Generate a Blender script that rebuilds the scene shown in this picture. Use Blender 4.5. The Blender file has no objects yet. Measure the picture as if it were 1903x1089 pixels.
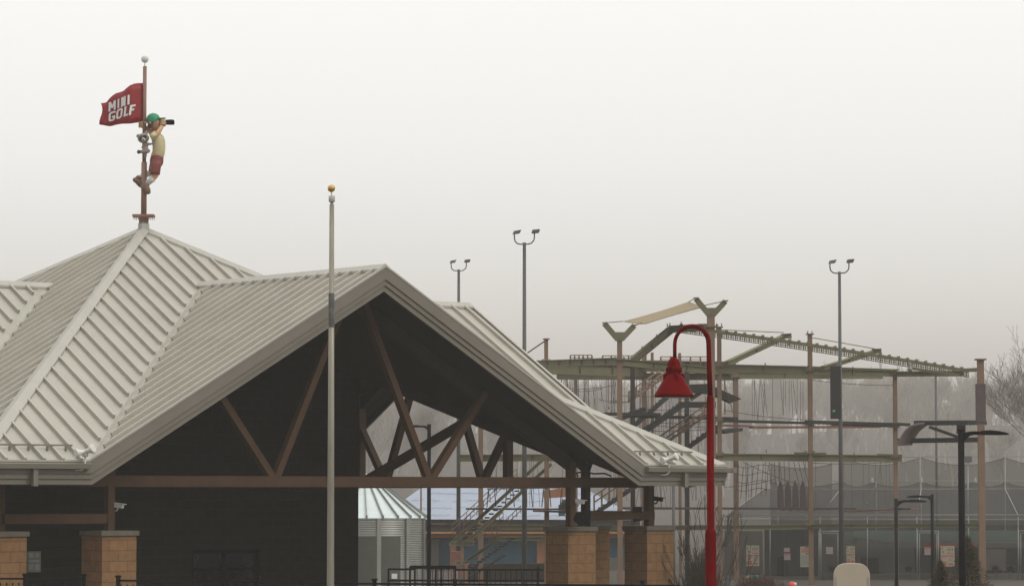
import bpy, bmesh, math, random
from mathutils import Vector, Matrix
R = math.radians
V = Vector
random.seed(7)
SC = bpy.context.scene

# ------------------------------------------------------------------ camera
F, HOR, EYE = 5841.5, 916.0, 3.4          # focal length and horizon in photo pixels, eye height in metres
TILT = math.atan((HOR - 544.5) / F)
cam = bpy.data.cameras.new('camera')
cam.sensor_width = 36.0
cam.lens = 36.0 * F / 1903.0
cam.clip_start = 0.5
cam.clip_end = 5000
co = bpy.data.objects.new('camera', cam)
co.location = (0, 0, EYE)
co.rotation_euler = (math.pi / 2 + TILT, 0, 0)
SC.collection.objects.link(co)
SC.camera = co

# ------------------------------------------------------------------ sky, sun, exposure
w = bpy.data.worlds.new("World")
SC.world = w
w.use_nodes = True
nt = w.node_tree
nt.nodes.clear()
SUN_EL, SUN_AZ = 36, 118          # azimuth clockwise from +Y
sky = nt.nodes.new('ShaderNodeTexSky')
sky.sky_type = 'NISHITA'
sky.sun_disc = False
sky.sun_elevation = R(SUN_EL)
sky.sun_rotation = R(SUN_AZ)
sky.dust_density = 6
sky.air_density = 1.0
hs = nt.nodes.new('ShaderNodeHueSaturation')
hs.inputs['Saturation'].default_value = 0.12
hs.inputs['Value'].default_value = 1.0
tc = nt.nodes.new('ShaderNodeTexCoord')
sx = nt.nodes.new('ShaderNodeSeparateXYZ')
rp = nt.nodes.new('ShaderNodeValToRGB')
e_ = rp.color_ramp.elements
e_[0].position = 0.0
e_[0].color = (0.52, 0.50, 0.46, 1)
e_[1].position = 1.0
e_[1].color = (2.0, 2.0, 1.96, 1)
for p_, c_ in ((0.02, (0.72, 0.69, 0.645, 1)), (0.033, (0.85, 0.815, 0.765, 1)), (0.046, (0.93, 0.90, 0.85, 1)), (0.07, (1.03, 1.015, 0.975, 1)), (0.106, (1.12, 1.115, 1.09, 1)), (0.157, (1.16, 1.16, 1.14, 1)), (0.26, (0.72, 0.72, 0.71, 1)), (0.5, (0.95, 0.95, 0.94, 1))):
    n_ = rp.color_ramp.elements.new(p_)
    n_.color = c_
sc_ = nt.nodes.new('ShaderNodeVectorMath')
sc_.operation = 'SCALE'
sc_.inputs['Scale'].default_value = 10.4
mx = nt.nodes.new('ShaderNodeMix')
mx.data_type = 'RGBA'
mx.inputs[0].default_value = 0.9
bgd = nt.nodes.new('ShaderNodeBackground')
bgd.inputs['Strength'].default_value = 0.1
wo = nt.nodes.new('ShaderNodeOutputWorld')
nt.links.new(tc.outputs['Generated'], sx.inputs[0])
nt.links.new(sx.outputs['Z'], rp.inputs[0])
nt.links.new(rp.outputs[0], sc_.inputs[0])
nt.links.new(sky.outputs[0], hs.inputs['Color'])
nt.links.new(hs.outputs[0], mx.inputs[6])
nt.links.new(sc_.outputs[0], mx.inputs[7])
nt.links.new(mx.outputs[2], bgd.inputs['Color'])
nt.links.new(bgd.outputs[0], wo.inputs[0])
sl = bpy.data.lights.new('sun', 'SUN')
sl.energy = 0.9
sl.angle = R(20)
sl.color = (1.0, 0.97, 0.92)
so = bpy.data.objects.new('sun', sl)
sd = V((math.sin(R(SUN_AZ)) * math.cos(R(SUN_EL)), math.cos(R(SUN_AZ)) * math.cos(R(SUN_EL)), math.sin(R(SUN_EL))))
so.rotation_euler = sd.to_track_quat('Z', 'Y').to_euler()
so.location = (60, -20, 80)
SC.collection.objects.link(so)
SC.view_settings.view_transform = 'Standard'
SC.view_settings.look = 'None'
SC.view_settings.exposure = 0.0
SC.view_settings.gamma = 1.0
SC.render.film_transparent = False
SC.cycles.max_bounces = 8
SC.cycles.volume_bounces = 2
SC.cycles.transparent_max_bounces = 24
SC.cycles.use_denoising = True
HAZE_D = 0.0010

# ------------------------------------------------------------------ helpers
def P(u, v, Y):
    """world point seen at photo pixel (u, v) at distance Y"""
    a, b, c = u - 951.5, F, 544.5 - v
    y = b * math.cos(TILT) - c * math.sin(TILT)
    z = b * math.sin(TILT) + c * math.cos(TILT)
    s = Y / y
    return V((a * s, Y, EYE + z * s))

def px(n, Y):
    return n * Y / F

def link(o):
    SC.collection.objects.link(o)
    return o

def tag(o, label=None, cat=None, group=None, kind=None):
    if label: o['label'] = label
    if cat: o['category'] = cat
    if group: o['group'] = group
    if kind: o['kind'] = kind
    return o

def empty(name, loc, label, cat, group=None):
    o = bpy.data.objects.new(name, None)
    o.empty_display_size = 0.3
    o.location = loc
    link(o)
    return tag(o, label, cat, group)

def adopt(o, parent):
    if parent is not None:
        base = Matrix.Translation(parent.location)
        if parent.parent is not None:
            base = Matrix.Identity(4)
        o.parent = parent
        o.matrix_parent_inverse = base.inverted()

def copy_tree(o, parent=None):
    c = o.copy()
    SC.collection.objects.link(c)
    if parent is not None:
        c.parent = parent
    for ch in list(o.children):
        copy_tree(ch, c)
    return c

class MB:
    def __init__(s):
        s.v = []
        s.f = []
        s.sm = []
    def add(s, vs, fs, smooth=False):
        n = len(s.v)
        s.v += [V(x) for x in vs]
        s.f += [tuple(i + n for i in f) for f in fs]
        s.sm += [smooth] * len(fs)
        return s
    def box(s, c, sx, sy, sz, ax=None):
        ax = ax or (V((1, 0, 0)), V((0, 1, 0)), V((0, 0, 1)))
        c = V(c)
        vs = [c + ax[0] * (sx / 2 * i) + ax[1] * (sy / 2 * j) + ax[2] * (sz / 2 * k)
              for i in (-1, 1) for j in (-1, 1) for k in (-1, 1)]
        return s.add(vs, [(0, 1, 3, 2), (4, 6, 7, 5), (0, 4, 5, 1), (2, 3, 7, 6), (0, 2, 6, 4), (1, 5, 7, 3)])
    def beam(s, p0, p1, w, h, up=(0, 0, 1)):
        p0, p1, up = V(p0), V(p1), V(up)
        d = (p1 - p0)
        L = d.length
        if L < 1e-6: return s
        d /= L
        if abs(d.dot(up)) > .98: up = V((0, 1, 0))
        a = d.cross(up).normalized()
        b = a.cross(d).normalized()
        return s.box((p0 + p1) / 2, L, w, h, (d, a, b))
    def tube(s, pts, r, n=8, caps=True):
        pts = [V(p) for p in pts]
        rs = r if isinstance(r, (list, tuple)) else [r] * len(pts)
        vs = []
        prev = None
        for i, p in enumerate(pts):
            d = (pts[min(i + 1, len(pts) - 1)] - pts[max(i - 1, 0)]).normalized()
            if prev is None:
                t = V((0, 0, 1)) if abs(d.z) < .9 else V((0, 1, 0))
                a = d.cross(t).normalized()
            else:
                a = (prev - d * prev.dot(d)).normalized()
            prev = a
            b = d.cross(a)
            for k in range(n):
                t = 2 * math.pi * k / n
                vs.append(p + (a * math.cos(t) + b * math.sin(t)) * rs[i])
        fs = []
        for i in range(len(pts) - 1):
            for k in range(n):
                k2 = (k + 1) % n
                fs.append((i * n + k, i * n + k2, (i + 1) * n + k2, (i + 1) * n + k))
        s.add(vs, fs, n > 5)
        if caps:
            m = len(s.v) - len(vs)
            s.f += [tuple(m + k for k in range(n))[::-1], tuple(m + (len(pts) - 1) * n + k for k in range(n))]
            s.sm += [False, False]
        return s
    def prism(s, pts, vec):
        pts = [V(p) for p in pts]
        vec = V(vec)
        n = len(pts)
        fs = [tuple(range(n))[::-1], tuple(range(n, 2 * n))]
        fs += [(i, (i + 1) % n, n + (i + 1) % n, n + i) for i in range(n)]
        return s.add(pts + [p + vec for p in pts], fs)
    def lathe(s, prof, c, n=24, ax=None, smooth=True):
        ax = ax or (V((1, 0, 0)), V((0, 1, 0)), V((0, 0, 1)))
        c = V(c)
        vs = []
        for r, z in prof:
            for k in range(n):
                t = 2 * math.pi * k / n
                vs.append(c + ax[0] * (r * math.cos(t)) + ax[1] * (r * math.sin(t)) + ax[2] * z)
        fs = []
        for i in range(len(prof) - 1):
            for k in range(n):
                k2 = (k + 1) % n
                fs.append((i * n + k, i * n + k2, (i + 1) * n + k2, (i + 1) * n + k))
        return s.add(vs, fs, smooth)
    def ball(s, c, r, n=16):
        return s.lathe([(max(r * math.sin(math.pi * i / 12), 1e-4), -r * math.cos(math.pi * i / 12)) for i in range(13)], c, n)
    def build(s, name, mat, parent=None, label=None, bevel=0):
        me = bpy.data.meshes.new(name)
        me.from_pydata([tuple(x) for x in s.v], [], s.f)
        me.update()
        bm = bmesh.new()
        bm.from_mesh(me)
        bmesh.ops.recalc_face_normals(bm, faces=bm.faces)
        bm.to_mesh(me)
        bm.free()
        for p, k in zip(me.polygons, s.sm):
            p.use_smooth = k
        o = bpy.data.objects.new(name, me)
        o.data.materials.append(mat)
        link(o)
        adopt(o, parent)
        if bevel:
            b = o.modifiers.new('bevel', 'BEVEL')
            b.width = bevel
            b.segments = 2
            b.limit_method = 'ANGLE'
        if label: o['label'] = label
        return o

def skin(name, chains, mat, parent, sub=2, label=None):
    """chains: lists of (point, radius); chains starting with an int continue from that node"""
    vs, es, rad = [], [], []
    for ch in chains:
        prev = None
        for it in ch:
            if isinstance(it, int):
                prev = it
                continue
            vs.append(V(it[0]))
            rad.append(it[1])
            if prev is not None: es.append((prev, len(vs) - 1))
            prev = len(vs) - 1
    me = bpy.data.meshes.new(name)
    me.from_pydata([tuple(v) for v in vs], es, [])
    o = bpy.data.objects.new(name, me)
    link(o)
    m = o.modifiers.new('skin', 'SKIN')
    m.use_smooth_shade = True
    sv = me.skin_vertices
    if not sv:
        bm = bmesh.new(); bm.from_mesh(me); bm.verts.layers.skin.verify(); bm.to_mesh(me); bm.free()
        sv = me.skin_vertices
    for i, r in enumerate(rad):
        rr = r if isinstance(r, tuple) else (r, r)
        sv[0].data[i].radius = rr
    sv[0].data[0].use_root = True
    ss = o.modifiers.new('sub', 'SUBSURF')
    ss.levels = sub
    ss.render_levels = sub
    dg = bpy.context.evaluated_depsgraph_get()
    me2 = bpy.data.meshes.new_from_object(o.evaluated_get(dg))
    o.modifiers.clear()
    o.data = me2
    me2.name = name
    me2.materials.clear()
    me2.materials.append(mat)
    for p in me2.polygons: p.use_smooth = True
    adopt(o, parent)
    if label: o['label'] = label
    return o

# ------------------------------------------------------------------ materials
def mat(name, col, rough=.6, metal=0, var=.12, vscale=3.0, bump=0.0, bscale=40, col2=None, stretch=None, spec=.4):
    m = bpy.data.materials.new(name)
    m.use_nodes = True
    t = m.node_tree
    b = t.nodes['Principled BSDF']
    b.inputs['Roughness'].default_value = rough
    b.inputs['Metallic'].default_value = metal
    b.inputs['Specular IOR Level'].default_value = spec
    g = t.nodes.new('ShaderNodeNewGeometry')
    mp = t.nodes.new('ShaderNodeMapping')
    if stretch: mp.inputs['Scale'].default_value = stretch
    n = t.nodes.new('ShaderNodeTexNoise')
    n.inputs['Scale'].default_value = vscale
    n.inputs['Detail'].default_value = 6
    n.inputs['Roughness'].default_value = .65
    r = t.nodes.new('ShaderNodeValToRGB')
    c2 = col2 or tuple(x * (1 - 2.2 * var) for x in col)
    r.color_ramp.elements[0].position = .3
    r.color_ramp.elements[1].position = .7
    r.color_ramp.elements[0].color = (*c2, 1)
    r.color_ramp.elements[1].color = (*[min(1, x * (1 + var * .5)) for x in col], 1)
    t.links.new(g.outputs['Position'], mp.inputs[0])
    t.links.new(mp.outputs[0], n.inputs['Vector'])
    t.links.new(n.outputs[0], r.inputs[0])
    t.links.new(r.outputs[0], b.inputs['Base Color'])
    if bump:
        n2 = t.nodes.new('ShaderNodeTexNoise')
        n2.inputs['Scale'].default_value = bscale
        bp = t.nodes.new('ShaderNodeBump')
        bp.inputs['Strength'].default_value = bump
        bp.inputs['Distance'].default_value = .01
        t.links.new(mp.outputs[0], n2.inputs['Vector'])
        t.links.new(n2.outputs[0], bp.inputs['Height'])
        t.links.new(bp.outputs[0], b.inputs['Normal'])
    return m

def block_mat(name, c1, c2, mortar, bw=.4064, bh=.2032, ms=.010, rough=.85, bump=.6, th=0, z0=0.0):
    """masonry blocks; coordinates run round the corners of the rotated building"""
    m = bpy.data.materials.new(name)
    m.use_nodes = True
    t = m.node_tree
    b = t.nodes['Principled BSDF']
    b.inputs['Roughness'].default_value = rough
    b.inputs['Specular IOR Level'].default_value = .2
    g = t.nodes.new('ShaderNodeNewGeometry')
    d = t.nodes.new('ShaderNodeVectorMath')
    d.operation = 'DOT_PRODUCT'
    d.inputs[1].default_value = tuple(EV + NV) if th == 0 else (1, 1, 0)
    s = t.nodes.new('ShaderNodeSeparateXYZ')
    a = t.nodes.new('ShaderNodeMath')
    a.operation = 'ADD'
    a.inputs[1].default_value = z0
    c = t.nodes.new('ShaderNodeCombineXYZ')
    br = t.nodes.new('ShaderNodeTexBrick')
    br.inputs['Scale'].default_value = 1
    br.inputs['Brick Width'].default_value = bw
    br.inputs['Row Height'].default_value = bh
    br.inputs['Mortar Size'].default_value = ms
    br.inputs['Mortar Smooth'].default_value = .3
    br.inputs['Color1'].default_value = (*c1, 1)
    br.inputs['Color2'].default_value = (*c2, 1)
    br.inputs['Mortar'].default_value = (*mortar, 1)
    n = t.nodes.new('ShaderNodeTexNoise')
    n.inputs['Scale'].default_value = 9
    n.inputs['Detail'].default_value = 5
    mxx = t.nodes.new('ShaderNodeMix')
    mxx.data_type = 'RGBA'
    mxx.blend_type = 'MULTIPLY'
    mxx.inputs[0].default_value = .45
    bp = t.nodes.new('ShaderNodeBump')
    bp.inputs['Strength'].default_value = bump
    bp.inputs['Distance'].default_value = .01
    bp.invert = True
    t.links.new(g.outputs['Position'], d.inputs[0])
    t.links.new(g.outputs['Position'], s.inputs[0])
    t.links.new(g.outputs['Position'], n.inputs['Vector'])
    t.links.new(s.outputs['Z'], a.inputs[0])
    t.links.new(d.outputs['Value'], c.inputs['X'])
    t.links.new(a.outputs[0], c.inputs['Y'])
    t.links.new(c.outputs[0], br.inputs['Vector'])
    t.links.new(br.outputs['Color'], mxx.inputs[6])
    t.links.new(n.outputs[0], mxx.inputs[7])
    t.links.new(mxx.outputs[2], b.inputs['Base Color'])
    t.links.new(br.outputs['Fac'], bp.inputs['Height'])
    t.links.new(bp.outputs[0], b.inputs['Normal'])
    return m

def sheer(name, col, alpha):
    m = mat(name, col, .9, 0, .1)
    t = m.node_tree
    b = t.nodes['Principled BSDF']
    tr = t.nodes.new('ShaderNodeBsdfTransparent')
    ms = t.nodes.new('ShaderNodeMixShader')
    ms.inputs[0].default_value = alpha
    out = t.nodes['Material Output']
    t.links.new(tr.outputs[0], ms.inputs[1])
    t.links.new(b.outputs[0], ms.inputs[2])
    t.links.new(ms.outputs[0], out.inputs[0])
    return m

# building frame: u along EV, m along NV, from the centre below the apex
TH = R(38.267)
EV = V((math.cos(TH), math.sin(TH), 0))
NV = V((math.sin(TH), -math.cos(TH), 0))
ZV = V((0, 0, 1))
CX, CY = -8.443, 71.813
def B(u, m, z):
    return V((CX, CY, 0)) + EV * u + NV * m + ZV * z

M = {}
M['roof'] = mat('roof_metal', (.365, .34, .285), .42, .0, .05, 1.1, 0, 1.3, col2=(.315, .295, .245), spec=.45)
M['roof_cap'] = mat('roof_cap_metal', (.37, .35, .30), .45, 0, .05, 1.5, spec=.5)
M['valley'] = mat('valley_metal', (.35, .335, .275), .45, 0, .1, 2.5, col2=(.27, .26, .205))
M['fascia'] = mat('fascia_metal', (.17, .150, .118), .5, 0, .06, 1.0)
M['gutter'] = mat('gutter_metal', (.17, .155, .12), .5, 0, .06, 1.0)
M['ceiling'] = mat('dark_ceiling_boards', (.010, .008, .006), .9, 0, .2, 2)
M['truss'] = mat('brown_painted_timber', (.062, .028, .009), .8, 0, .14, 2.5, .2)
M['rafter'] = mat('shaded_brown_timber', (.018, .011, .006), .85, 0, .14, 2.5)  # brown truss timber with the shade under the roof put into its colour
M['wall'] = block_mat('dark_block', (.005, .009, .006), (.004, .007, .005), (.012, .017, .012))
M['pier'] = block_mat('tan_block', (.30, .165, .075), (.255, .14, .064), (.16, .092, .046), ms=.007, z0=-.05)
M['cap'] = mat('concrete_cap', (.13, .115, .085), .8, 0, .12, 6, .3)
M['black'] = mat('black_paint', (.003, .004, .005), .6, 0, .1, spec=.1)
M['blackm'] = mat('matt_black', (.003, .004, .005), .9, 0, .1, spec=.05)
M['glass'] = mat('dark_glass', (.010, .013, .015), .08, 0, .1)
M['white'] = mat('white_enamel', (.62, .60, .56), .5, 0, .06)
M['brownsteel'] = mat('brown_painted_steel', (.23, .125, .090), .55, 0, .08, 4)
M['collar'] = mat('grey_collar', (.42, .41, .37), .5, 0, .06)
M['flagred'] = mat('red_sign_paint', (.26, .010, .012), .5, 0, .1, 3)
M['letter'] = mat('pale_lettering', (.68, .67, .66), .5, 0, .03)
M['alu'] = mat('weathered_aluminium', (.27, .25, .195), .45, .3, .10, 3, 0, stretch=(6, 6, .8))
M['aludark'] = mat('dark_aluminium', (.13, .13, .12), .5, .2, .25, 12)
M['gold'] = mat('gold_ball', (.52, .31, .07), .3, .45, .05)
M['lampred'] = mat('red_powder_coat', (.125, .0006, .0008), .45, 0, .12, 4, spec=.03)
M['lampwhite'] = mat('lamp_inner', (.5, .5, .45), .5)
M['polegrey'] = mat('grey_pole', (.085, .085, .08), .55, .2, .1)
M['head'] = mat('floodlight_housing', (.10, .10, .10), .5, .2, .1)
M['tan'] = mat('tan_painted_steel', (.21, .135, .090), .7, 0, .1, 1.5, spec=.2)
M['green'] = mat('sage_green_steel', (.165, .155, .088), .7, 0, .12, .8, spec=.2)
M['darksteel'] = mat('dark_grey_deck_steel', (.040, .040, .036), .8, 0, .15, spec=.1)
M['rust'] = mat('rust_brown_walkway', (.22, .10, .065), .7, 0, .15)
M['rope'] = mat('rope', (.085, .070, .055), .9)
M['sail'] = mat('tan_sail_cloth', (.27, .21, .115), .85, 0, .05, 2)
M['pink'] = mat('pinkish_brown_board', (.155, .118, .112), .6, 0, .08, 2)
M['pad'] = mat('purple_brown_padding', (.085, .06, .06), .75)
M['panel'] = mat('dark_green_panel', (.010, .012, .010), .7)
M['lime'] = mat('green_glint', (.05, .35, .08), .6)
M['galv'] = mat('galvanised_tube', (.25, .255, .235), .5, .4, .1)
M['galvroof'] = mat('galvanised_sheet_roof', (.58, .64, .63), .4, .15, .06, 2)
M['wrap'] = mat('pale_roof_underlay', (.31, .345, .41), .7, 0, .05, 4)
M['bluemark'] = mat('faded_blue_print', (.20, .27, .37), .7)
M['shingle'] = mat('grey_brown_siding', (.075, .065, .055), .8, 0, .1)
M['osb'] = mat('orange_sheathing_board', (.30, .13, .06), .8, 0, .12, 3)
M['orange'] = mat('orange_trim', (.48, .23, .08), .7)
M['bluewall'] = mat('blue_sheathing', (.03, .09, .135), .7, 0, .12, 2)
M['awning'] = mat('dark_green_canvas', (.010, .040, .020), .8, 0, .15)
M['shed'] = mat('grey_corrugated_wall', (.085, .088, .074), .8, 0, .12, 2)
M['shedlight'] = mat('grey_board_wall', (.13, .118, .10), .8, 0, .1, 2)
M['poster'] = mat('cream_poster', (.33, .30, .20), .6, 0, .08, 8)
M['posterpink'] = mat('pinkish_paper', (.30, .23, .24), .6, 0, .05)
M['inkred'] = mat('red_ink', (.40, .075, .055), .6)
M['inkdark'] = mat('dark_ink', (.06, .07, .06), .6)
M['inkgrey'] = mat('grey_ink', (.24, .26, .24), .6)
M['net'] = sheer('netting', (.018, .017, .014), .42)
M['netdark'] = sheer('shade_netting', (.018, .017, .014), .66)
M['netg'] = sheer('green_netting', (.03, .06, .04), .55)
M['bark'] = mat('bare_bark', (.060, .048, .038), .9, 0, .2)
M['farbark'] = mat('fog_pale_bark', (.33, .30, .265), .95, 0, .12)  # paler than real bark; part of the fog's fading is in this colour
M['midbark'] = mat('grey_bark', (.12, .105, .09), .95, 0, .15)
M['deck'] = mat('dark_brown_deck', (.035, .022, .014), .9, 0, .25, 3)
M['brush'] = mat('dry_brush', (.055, .040, .028), .9, 0, .3, 20)
M['drygrass'] = mat('reddish_dry_stems', (.10, .045, .030), .9, 0, .3, 20)
M['needle'] = mat('brown_green_needles', (.050, .045, .022), .9, 0, .3, 8, col2=(.062, .040, .020))
M['ground'] = mat('brown_ground', (.06, .05, .036), .95, 0, .25, .6, .4, 20)
M['asphalt'] = mat('asphalt', (.05, .05, .05), .9, 0, .15, 3, .3, 60)
M['paving'] = mat('plaza_concrete', (.10, .092, .08), .85, 0, .1, 2, .2, 30)
M['cream'] = mat('cream_panel', (.42, .355, .27), .6, 0, .04, 2)
M['teal'] = mat('teal_paint', (.04, .33, .25), .5)
M['yellow'] = mat('yellow_paint', (.45, .33, .08), .5)
M['redorange'] = mat('orange_red_paint', (.62, .05, .03), .3)
M['skinp'] = mat('painted_skin', (.56, .36, .20), .5, 0, .05)
M['skinface'] = mat('painted_face', (.36, .19, .11), .5, 0, .05)
M['shirt'] = mat('painted_khaki_shirt', (.54, .46, .27), .5, 0, .07, 5)
M['shorts'] = mat('painted_maroon_shorts', (.19, .040, .035), .55, 0, .08)
M['sock'] = mat('painted_white_sock', (.62, .60, .57), .55)
M['shoe'] = mat('painted_brown_boot', (.16, .085, .055), .5)
M['capg'] = mat('painted_green_cap', (.012, .23, .10), .4)
M['hair'] = mat('painted_brown_hair', (.10, .045, .025), .6)
M['fur'] = mat('painted_grey_fur', (.28, .225, .19), .6, 0, .1, 12)
M['furdark'] = mat('painted_dark_fur', (.045, .035, .032), .6)
M['furpale'] = mat('painted_pale_fur', (.50, .46, .42), .6)
M['silo'] = mat('corrugated_galvanised', (.34, .34, .31), .32, .65, .08, 2)
M['silopanel'] = mat('dark_silo_panel', (.075, .080, .065), .6, .1, .08)

# ------------------------------------------------------------------ ground
def flat(name, x0, x1, y0, y1, z, m):
    b = MB()
    b.add([(x0, y0, z), (x1, y0, z), (x1, y1, z), (x0, y1, z)], [(0, 1, 2, 3)])
    o = b.build(name, m)
    tag(o, kind='structure')
    return o
flat('ground', -500, 500, -60, 1250, 0, M['ground'])
def hill_z(x, y):
    t_ = min(max((y - 330) / 560, 0), 1)
    return 19.0 * t_ * t_ * (3 - 2 * t_) * (1 + .10 * math.sin(x * .013) + .06 * math.sin(x * .041 + y * .01)) + .05
hb = MB()
NXh, NYh = 60, 26
for j in range(NYh + 1):
    for i in range(NXh + 1):
        x, y = -460 + 920 * i / NXh, 318 + 860 * j / NYh
        hb.v.append(V((x, y, hill_z(x, y) if j else -.3)))
hb.f = [(j * (NXh + 1) + i, j * (NXh + 1) + i + 1, (j + 1) * (NXh + 1) + i + 1, (j + 1) * (NXh + 1) + i) for j in range(NYh) for i in range(NXh)]
hb.sm = [True] * len(hb.f)
tag(hb.build('hill', M['ground']), kind='structure')
flat('road', -200, 200, 22, 40, .004, M['asphalt'])
flat('pavement', -40, 22, 48, 100, .008, M['paving'])

# ================================================================== PAVILION
S, W, PT = 9.409, 6.982, .5776
HE = EYE + .572
RID = HE + PT * W
TOP = HE + PT * S
D, A, BB = 8.304, 5.837, 8.182
pav = empty('pavilion', B(0, 0, 0), 'open park pavilion with pale standing seam metal roof, brown gable trusses and tan block piers', 'building')

def RT(k):
    """k-th quarter turn of (u, m)"""
    def f(u, m, z):
        for _ in range(k): u, m = -m, u     # n side -> -e side -> -n side -> e side
        return B(u, m, z)
    return f
def H(u, m):
    a, b = max(abs(u), abs(m)), min(abs(u), abs(m))
    return HE + PT * max(S - a, W - b)

roof = MB()
SP = .406
for k in range(4):
    f = RT(k)
    def top(u, m, dz=0): return f(u, m, H(u, m) + dz)
    # hip face with the gable wing cut out of it, wing slopes
    for pts in ([(0, 0), (S, S), (W, S), (0, S - W)], [(0, 0), (0, S - W), (-W, S), (-S, S)],
                [(0, S - W), (W, S), (0, S)], [(0, S - W), (0, S), (-W, S)]):
        P3 = []
        for (u, m) in pts:
            P3.append(top(u, m))
        roof.prism(P3, (0, 0, -.06))
    # standing seams of the hip face
    nn = int(S / SP)
    for i in range(-nn, nn + 1):
        u = (i + .5) * SP
        if abs(u) > S - .15: continue
        m0 = abs(u) + .21
        m1 = S - .02 if abs(u) > W else S - W + abs(u) - .05
        if m1 - m0 > .05:
            hp = lambda m: HE + PT * (S - m)
            roof.beam(f(u, m0, hp(m0) + .025), f(u, m1, hp(m1) + .035), .05, .095)
    # seams of the wing slopes
    j = 0
    m = S - .22
    while m > S - W + .42:
        uu = m - (S - W)
        for sg in (-1, 1):
            u1 = uu - .27
            roof.beam(f(sg * .05, m, RID - PT * .05 + .025), f(sg * u1, m, RID - PT * u1 + .035), .055, .10)
        m -= SP
rf = roof.build('roof', M['roof'], pav)

for k in range(4):
    f = RT(k)
    # hip caps: one per corner, running down between two faces
    c = MB()
    for sg in (1,):
        a0 = .06
        L = [(f(-a0, a0, H(a0, a0))), f(-S, S, HE)]
        d = (L[1] - L[0]).normalized()
        for side in (-1, 1):
            # strip lying on each of the faces
            wdt = .17
            if side == -1:
                o0, o1 = f(-a0 + wdt * 1.1, a0 + .0, HE + PT * (S - a0)), f(-S + wdt * 1.4, S, HE)
            else:
                o0, o1 = f(-a0, a0 - wdt * 1.1, HE + PT * (S - a0)), f(-S, S - wdt * 1.4, HE)
            up = V((0, 0, .075))
            lo = V((0, 0, .055))
            c.prism([L[0] + up * 1.25, L[1] + up * 1.25, o1 + lo, o0 + lo], (0, 0, -.06))
    c.build('hip_cap', M['roof_cap'], rf)
    # ridge cap
    r = MB()
    for sg in (-1, 1):
        q = [(0, S - W - .05), (0, S + .03), (sg * .15, S + .03), (sg * .15, S - W - .05)]
        r.prism([f(u, mm, RID - PT * abs(u) + (.095 if u == 0 else .07)) for u, mm in q], (0, 0, -.055))
    r.build('ridge_cap', M['roof_cap'], rf)
    # valley flashing (lies on the wing slope and just onto the hip face)
    for sg in (-1, 1):
        v = MB()
        m0, m1 = S - W + .05, S - .02
        q = [(m0 - (S - W) + .0, m0), (m1 - (S - W), m1), (m1 - (S - W) - .27, m1), (0, m0 + .20), (0, m0)]
        v.prism([f(sg * u, mm, RID - PT * abs(u) + .014) for u, mm in q], (0, 0, -.012))
        v.build('valley_flashing', M['valley'], rf)

# ceilings under the roof, one closed slab following it
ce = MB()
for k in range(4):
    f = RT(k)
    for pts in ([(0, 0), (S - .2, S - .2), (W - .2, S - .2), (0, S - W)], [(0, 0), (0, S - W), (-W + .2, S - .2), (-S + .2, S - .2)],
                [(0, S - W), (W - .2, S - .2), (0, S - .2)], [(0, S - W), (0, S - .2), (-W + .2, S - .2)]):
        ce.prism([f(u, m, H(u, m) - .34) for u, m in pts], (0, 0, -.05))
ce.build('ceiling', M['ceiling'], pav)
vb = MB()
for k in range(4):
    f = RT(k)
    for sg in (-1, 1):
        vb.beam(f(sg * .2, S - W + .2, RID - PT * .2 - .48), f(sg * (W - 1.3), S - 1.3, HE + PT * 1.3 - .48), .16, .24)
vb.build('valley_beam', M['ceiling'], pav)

# fascia boards and gutters on each side
def band(f, d0, d1, off, thick):
    """board following eave, rake, rake, eave in the plane m = S + off, between perpendicular depths d0 and d1"""
    path = [(-S, HE), (-W, HE), (0, RID), (W, HE), (S, HE)]
    def offs(d):
        out = []
        for i, (u, z) in enumerate(path):
            dirs = []
            if i > 0:
                a = V((u - path[i - 1][0], z - path[i - 1][1])).normalized()
                dirs.append(a)
            if i < 4:
                a = V((path[i + 1][0] - u, path[i + 1][1] - z)).normalized()
                dirs.append(a)
            ns = [V((a.y, -a.x)) for a in dirs]
            if len(ns) == 1: o = ns[0] * d
            else:
                bis = (ns[0] + ns[1]).normalized()
                o = bis * (d / bis.dot(ns[0]))
            out.append((u + o.x, z + o.y))
        return out
    hi, lo = offs(d0), offs(d1)
    b = MB()
    for i in range(4):
        q = [hi[i], hi[i + 1], lo[i + 1], lo[i]]
        b.prism([f(u, S + off, z) for u, z in q], f(0, 0, 0) - f(0, thick, 0))
    return b
for k in range(4):
    f = RT(k)
    fb = MB()
    for (d0, d1, off) in ((-.035, .20, .045), (.20, .30, .015), (.30, .41, -.02)):
        q = band(f, d0, d1, off, .05)
        fb.add(q.v, q.f)
    fo = fb.build('fascia', M['fascia'], pav)
    dr = band(f, -.055, -.02, .055, .06)
    dr.build('drip_edge', M['roof_cap'], fo)
    for sg in (-1, 1):
        g = MB()
        prof = [(.05, 0), (.16, 0), (.175, -.02), (.165, -.11), (.06, -.12), (.05, -.11)]
        g.prism([f(sg * (W + .02), S + y, HE + z) for y, z in prof], f(sg * (S - W + .16), 0, 0) - f(0, 0, 0))
        g.build('gutter', M['gutter'], pav)
        dn = MB()
        dn.box(f(sg * (W + (1.2 if sg < 0 else 1.15)), S + .08, HE - .27), .10, .10, .34, (EV, NV, ZV))
        dn.build('downspout', M['gutter'], pav)
        sn = MB()
        zz = HE + PT * .42 + .10
        sn.beam(f(sg * (W + .1), S - .42, zz), f(sg * (S - .62), S - .42, zz), .025, .032)
        i = 0
        while W + .25 + i * SP < S - .7:
            sn.box(f(sg * (W + .25 + i * SP), S - .40, zz - .06), .035, .04, .08, (EV, NV, ZV))
            i += 1
        sn.build('snow_guard', M['gutter'], pav)

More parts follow.
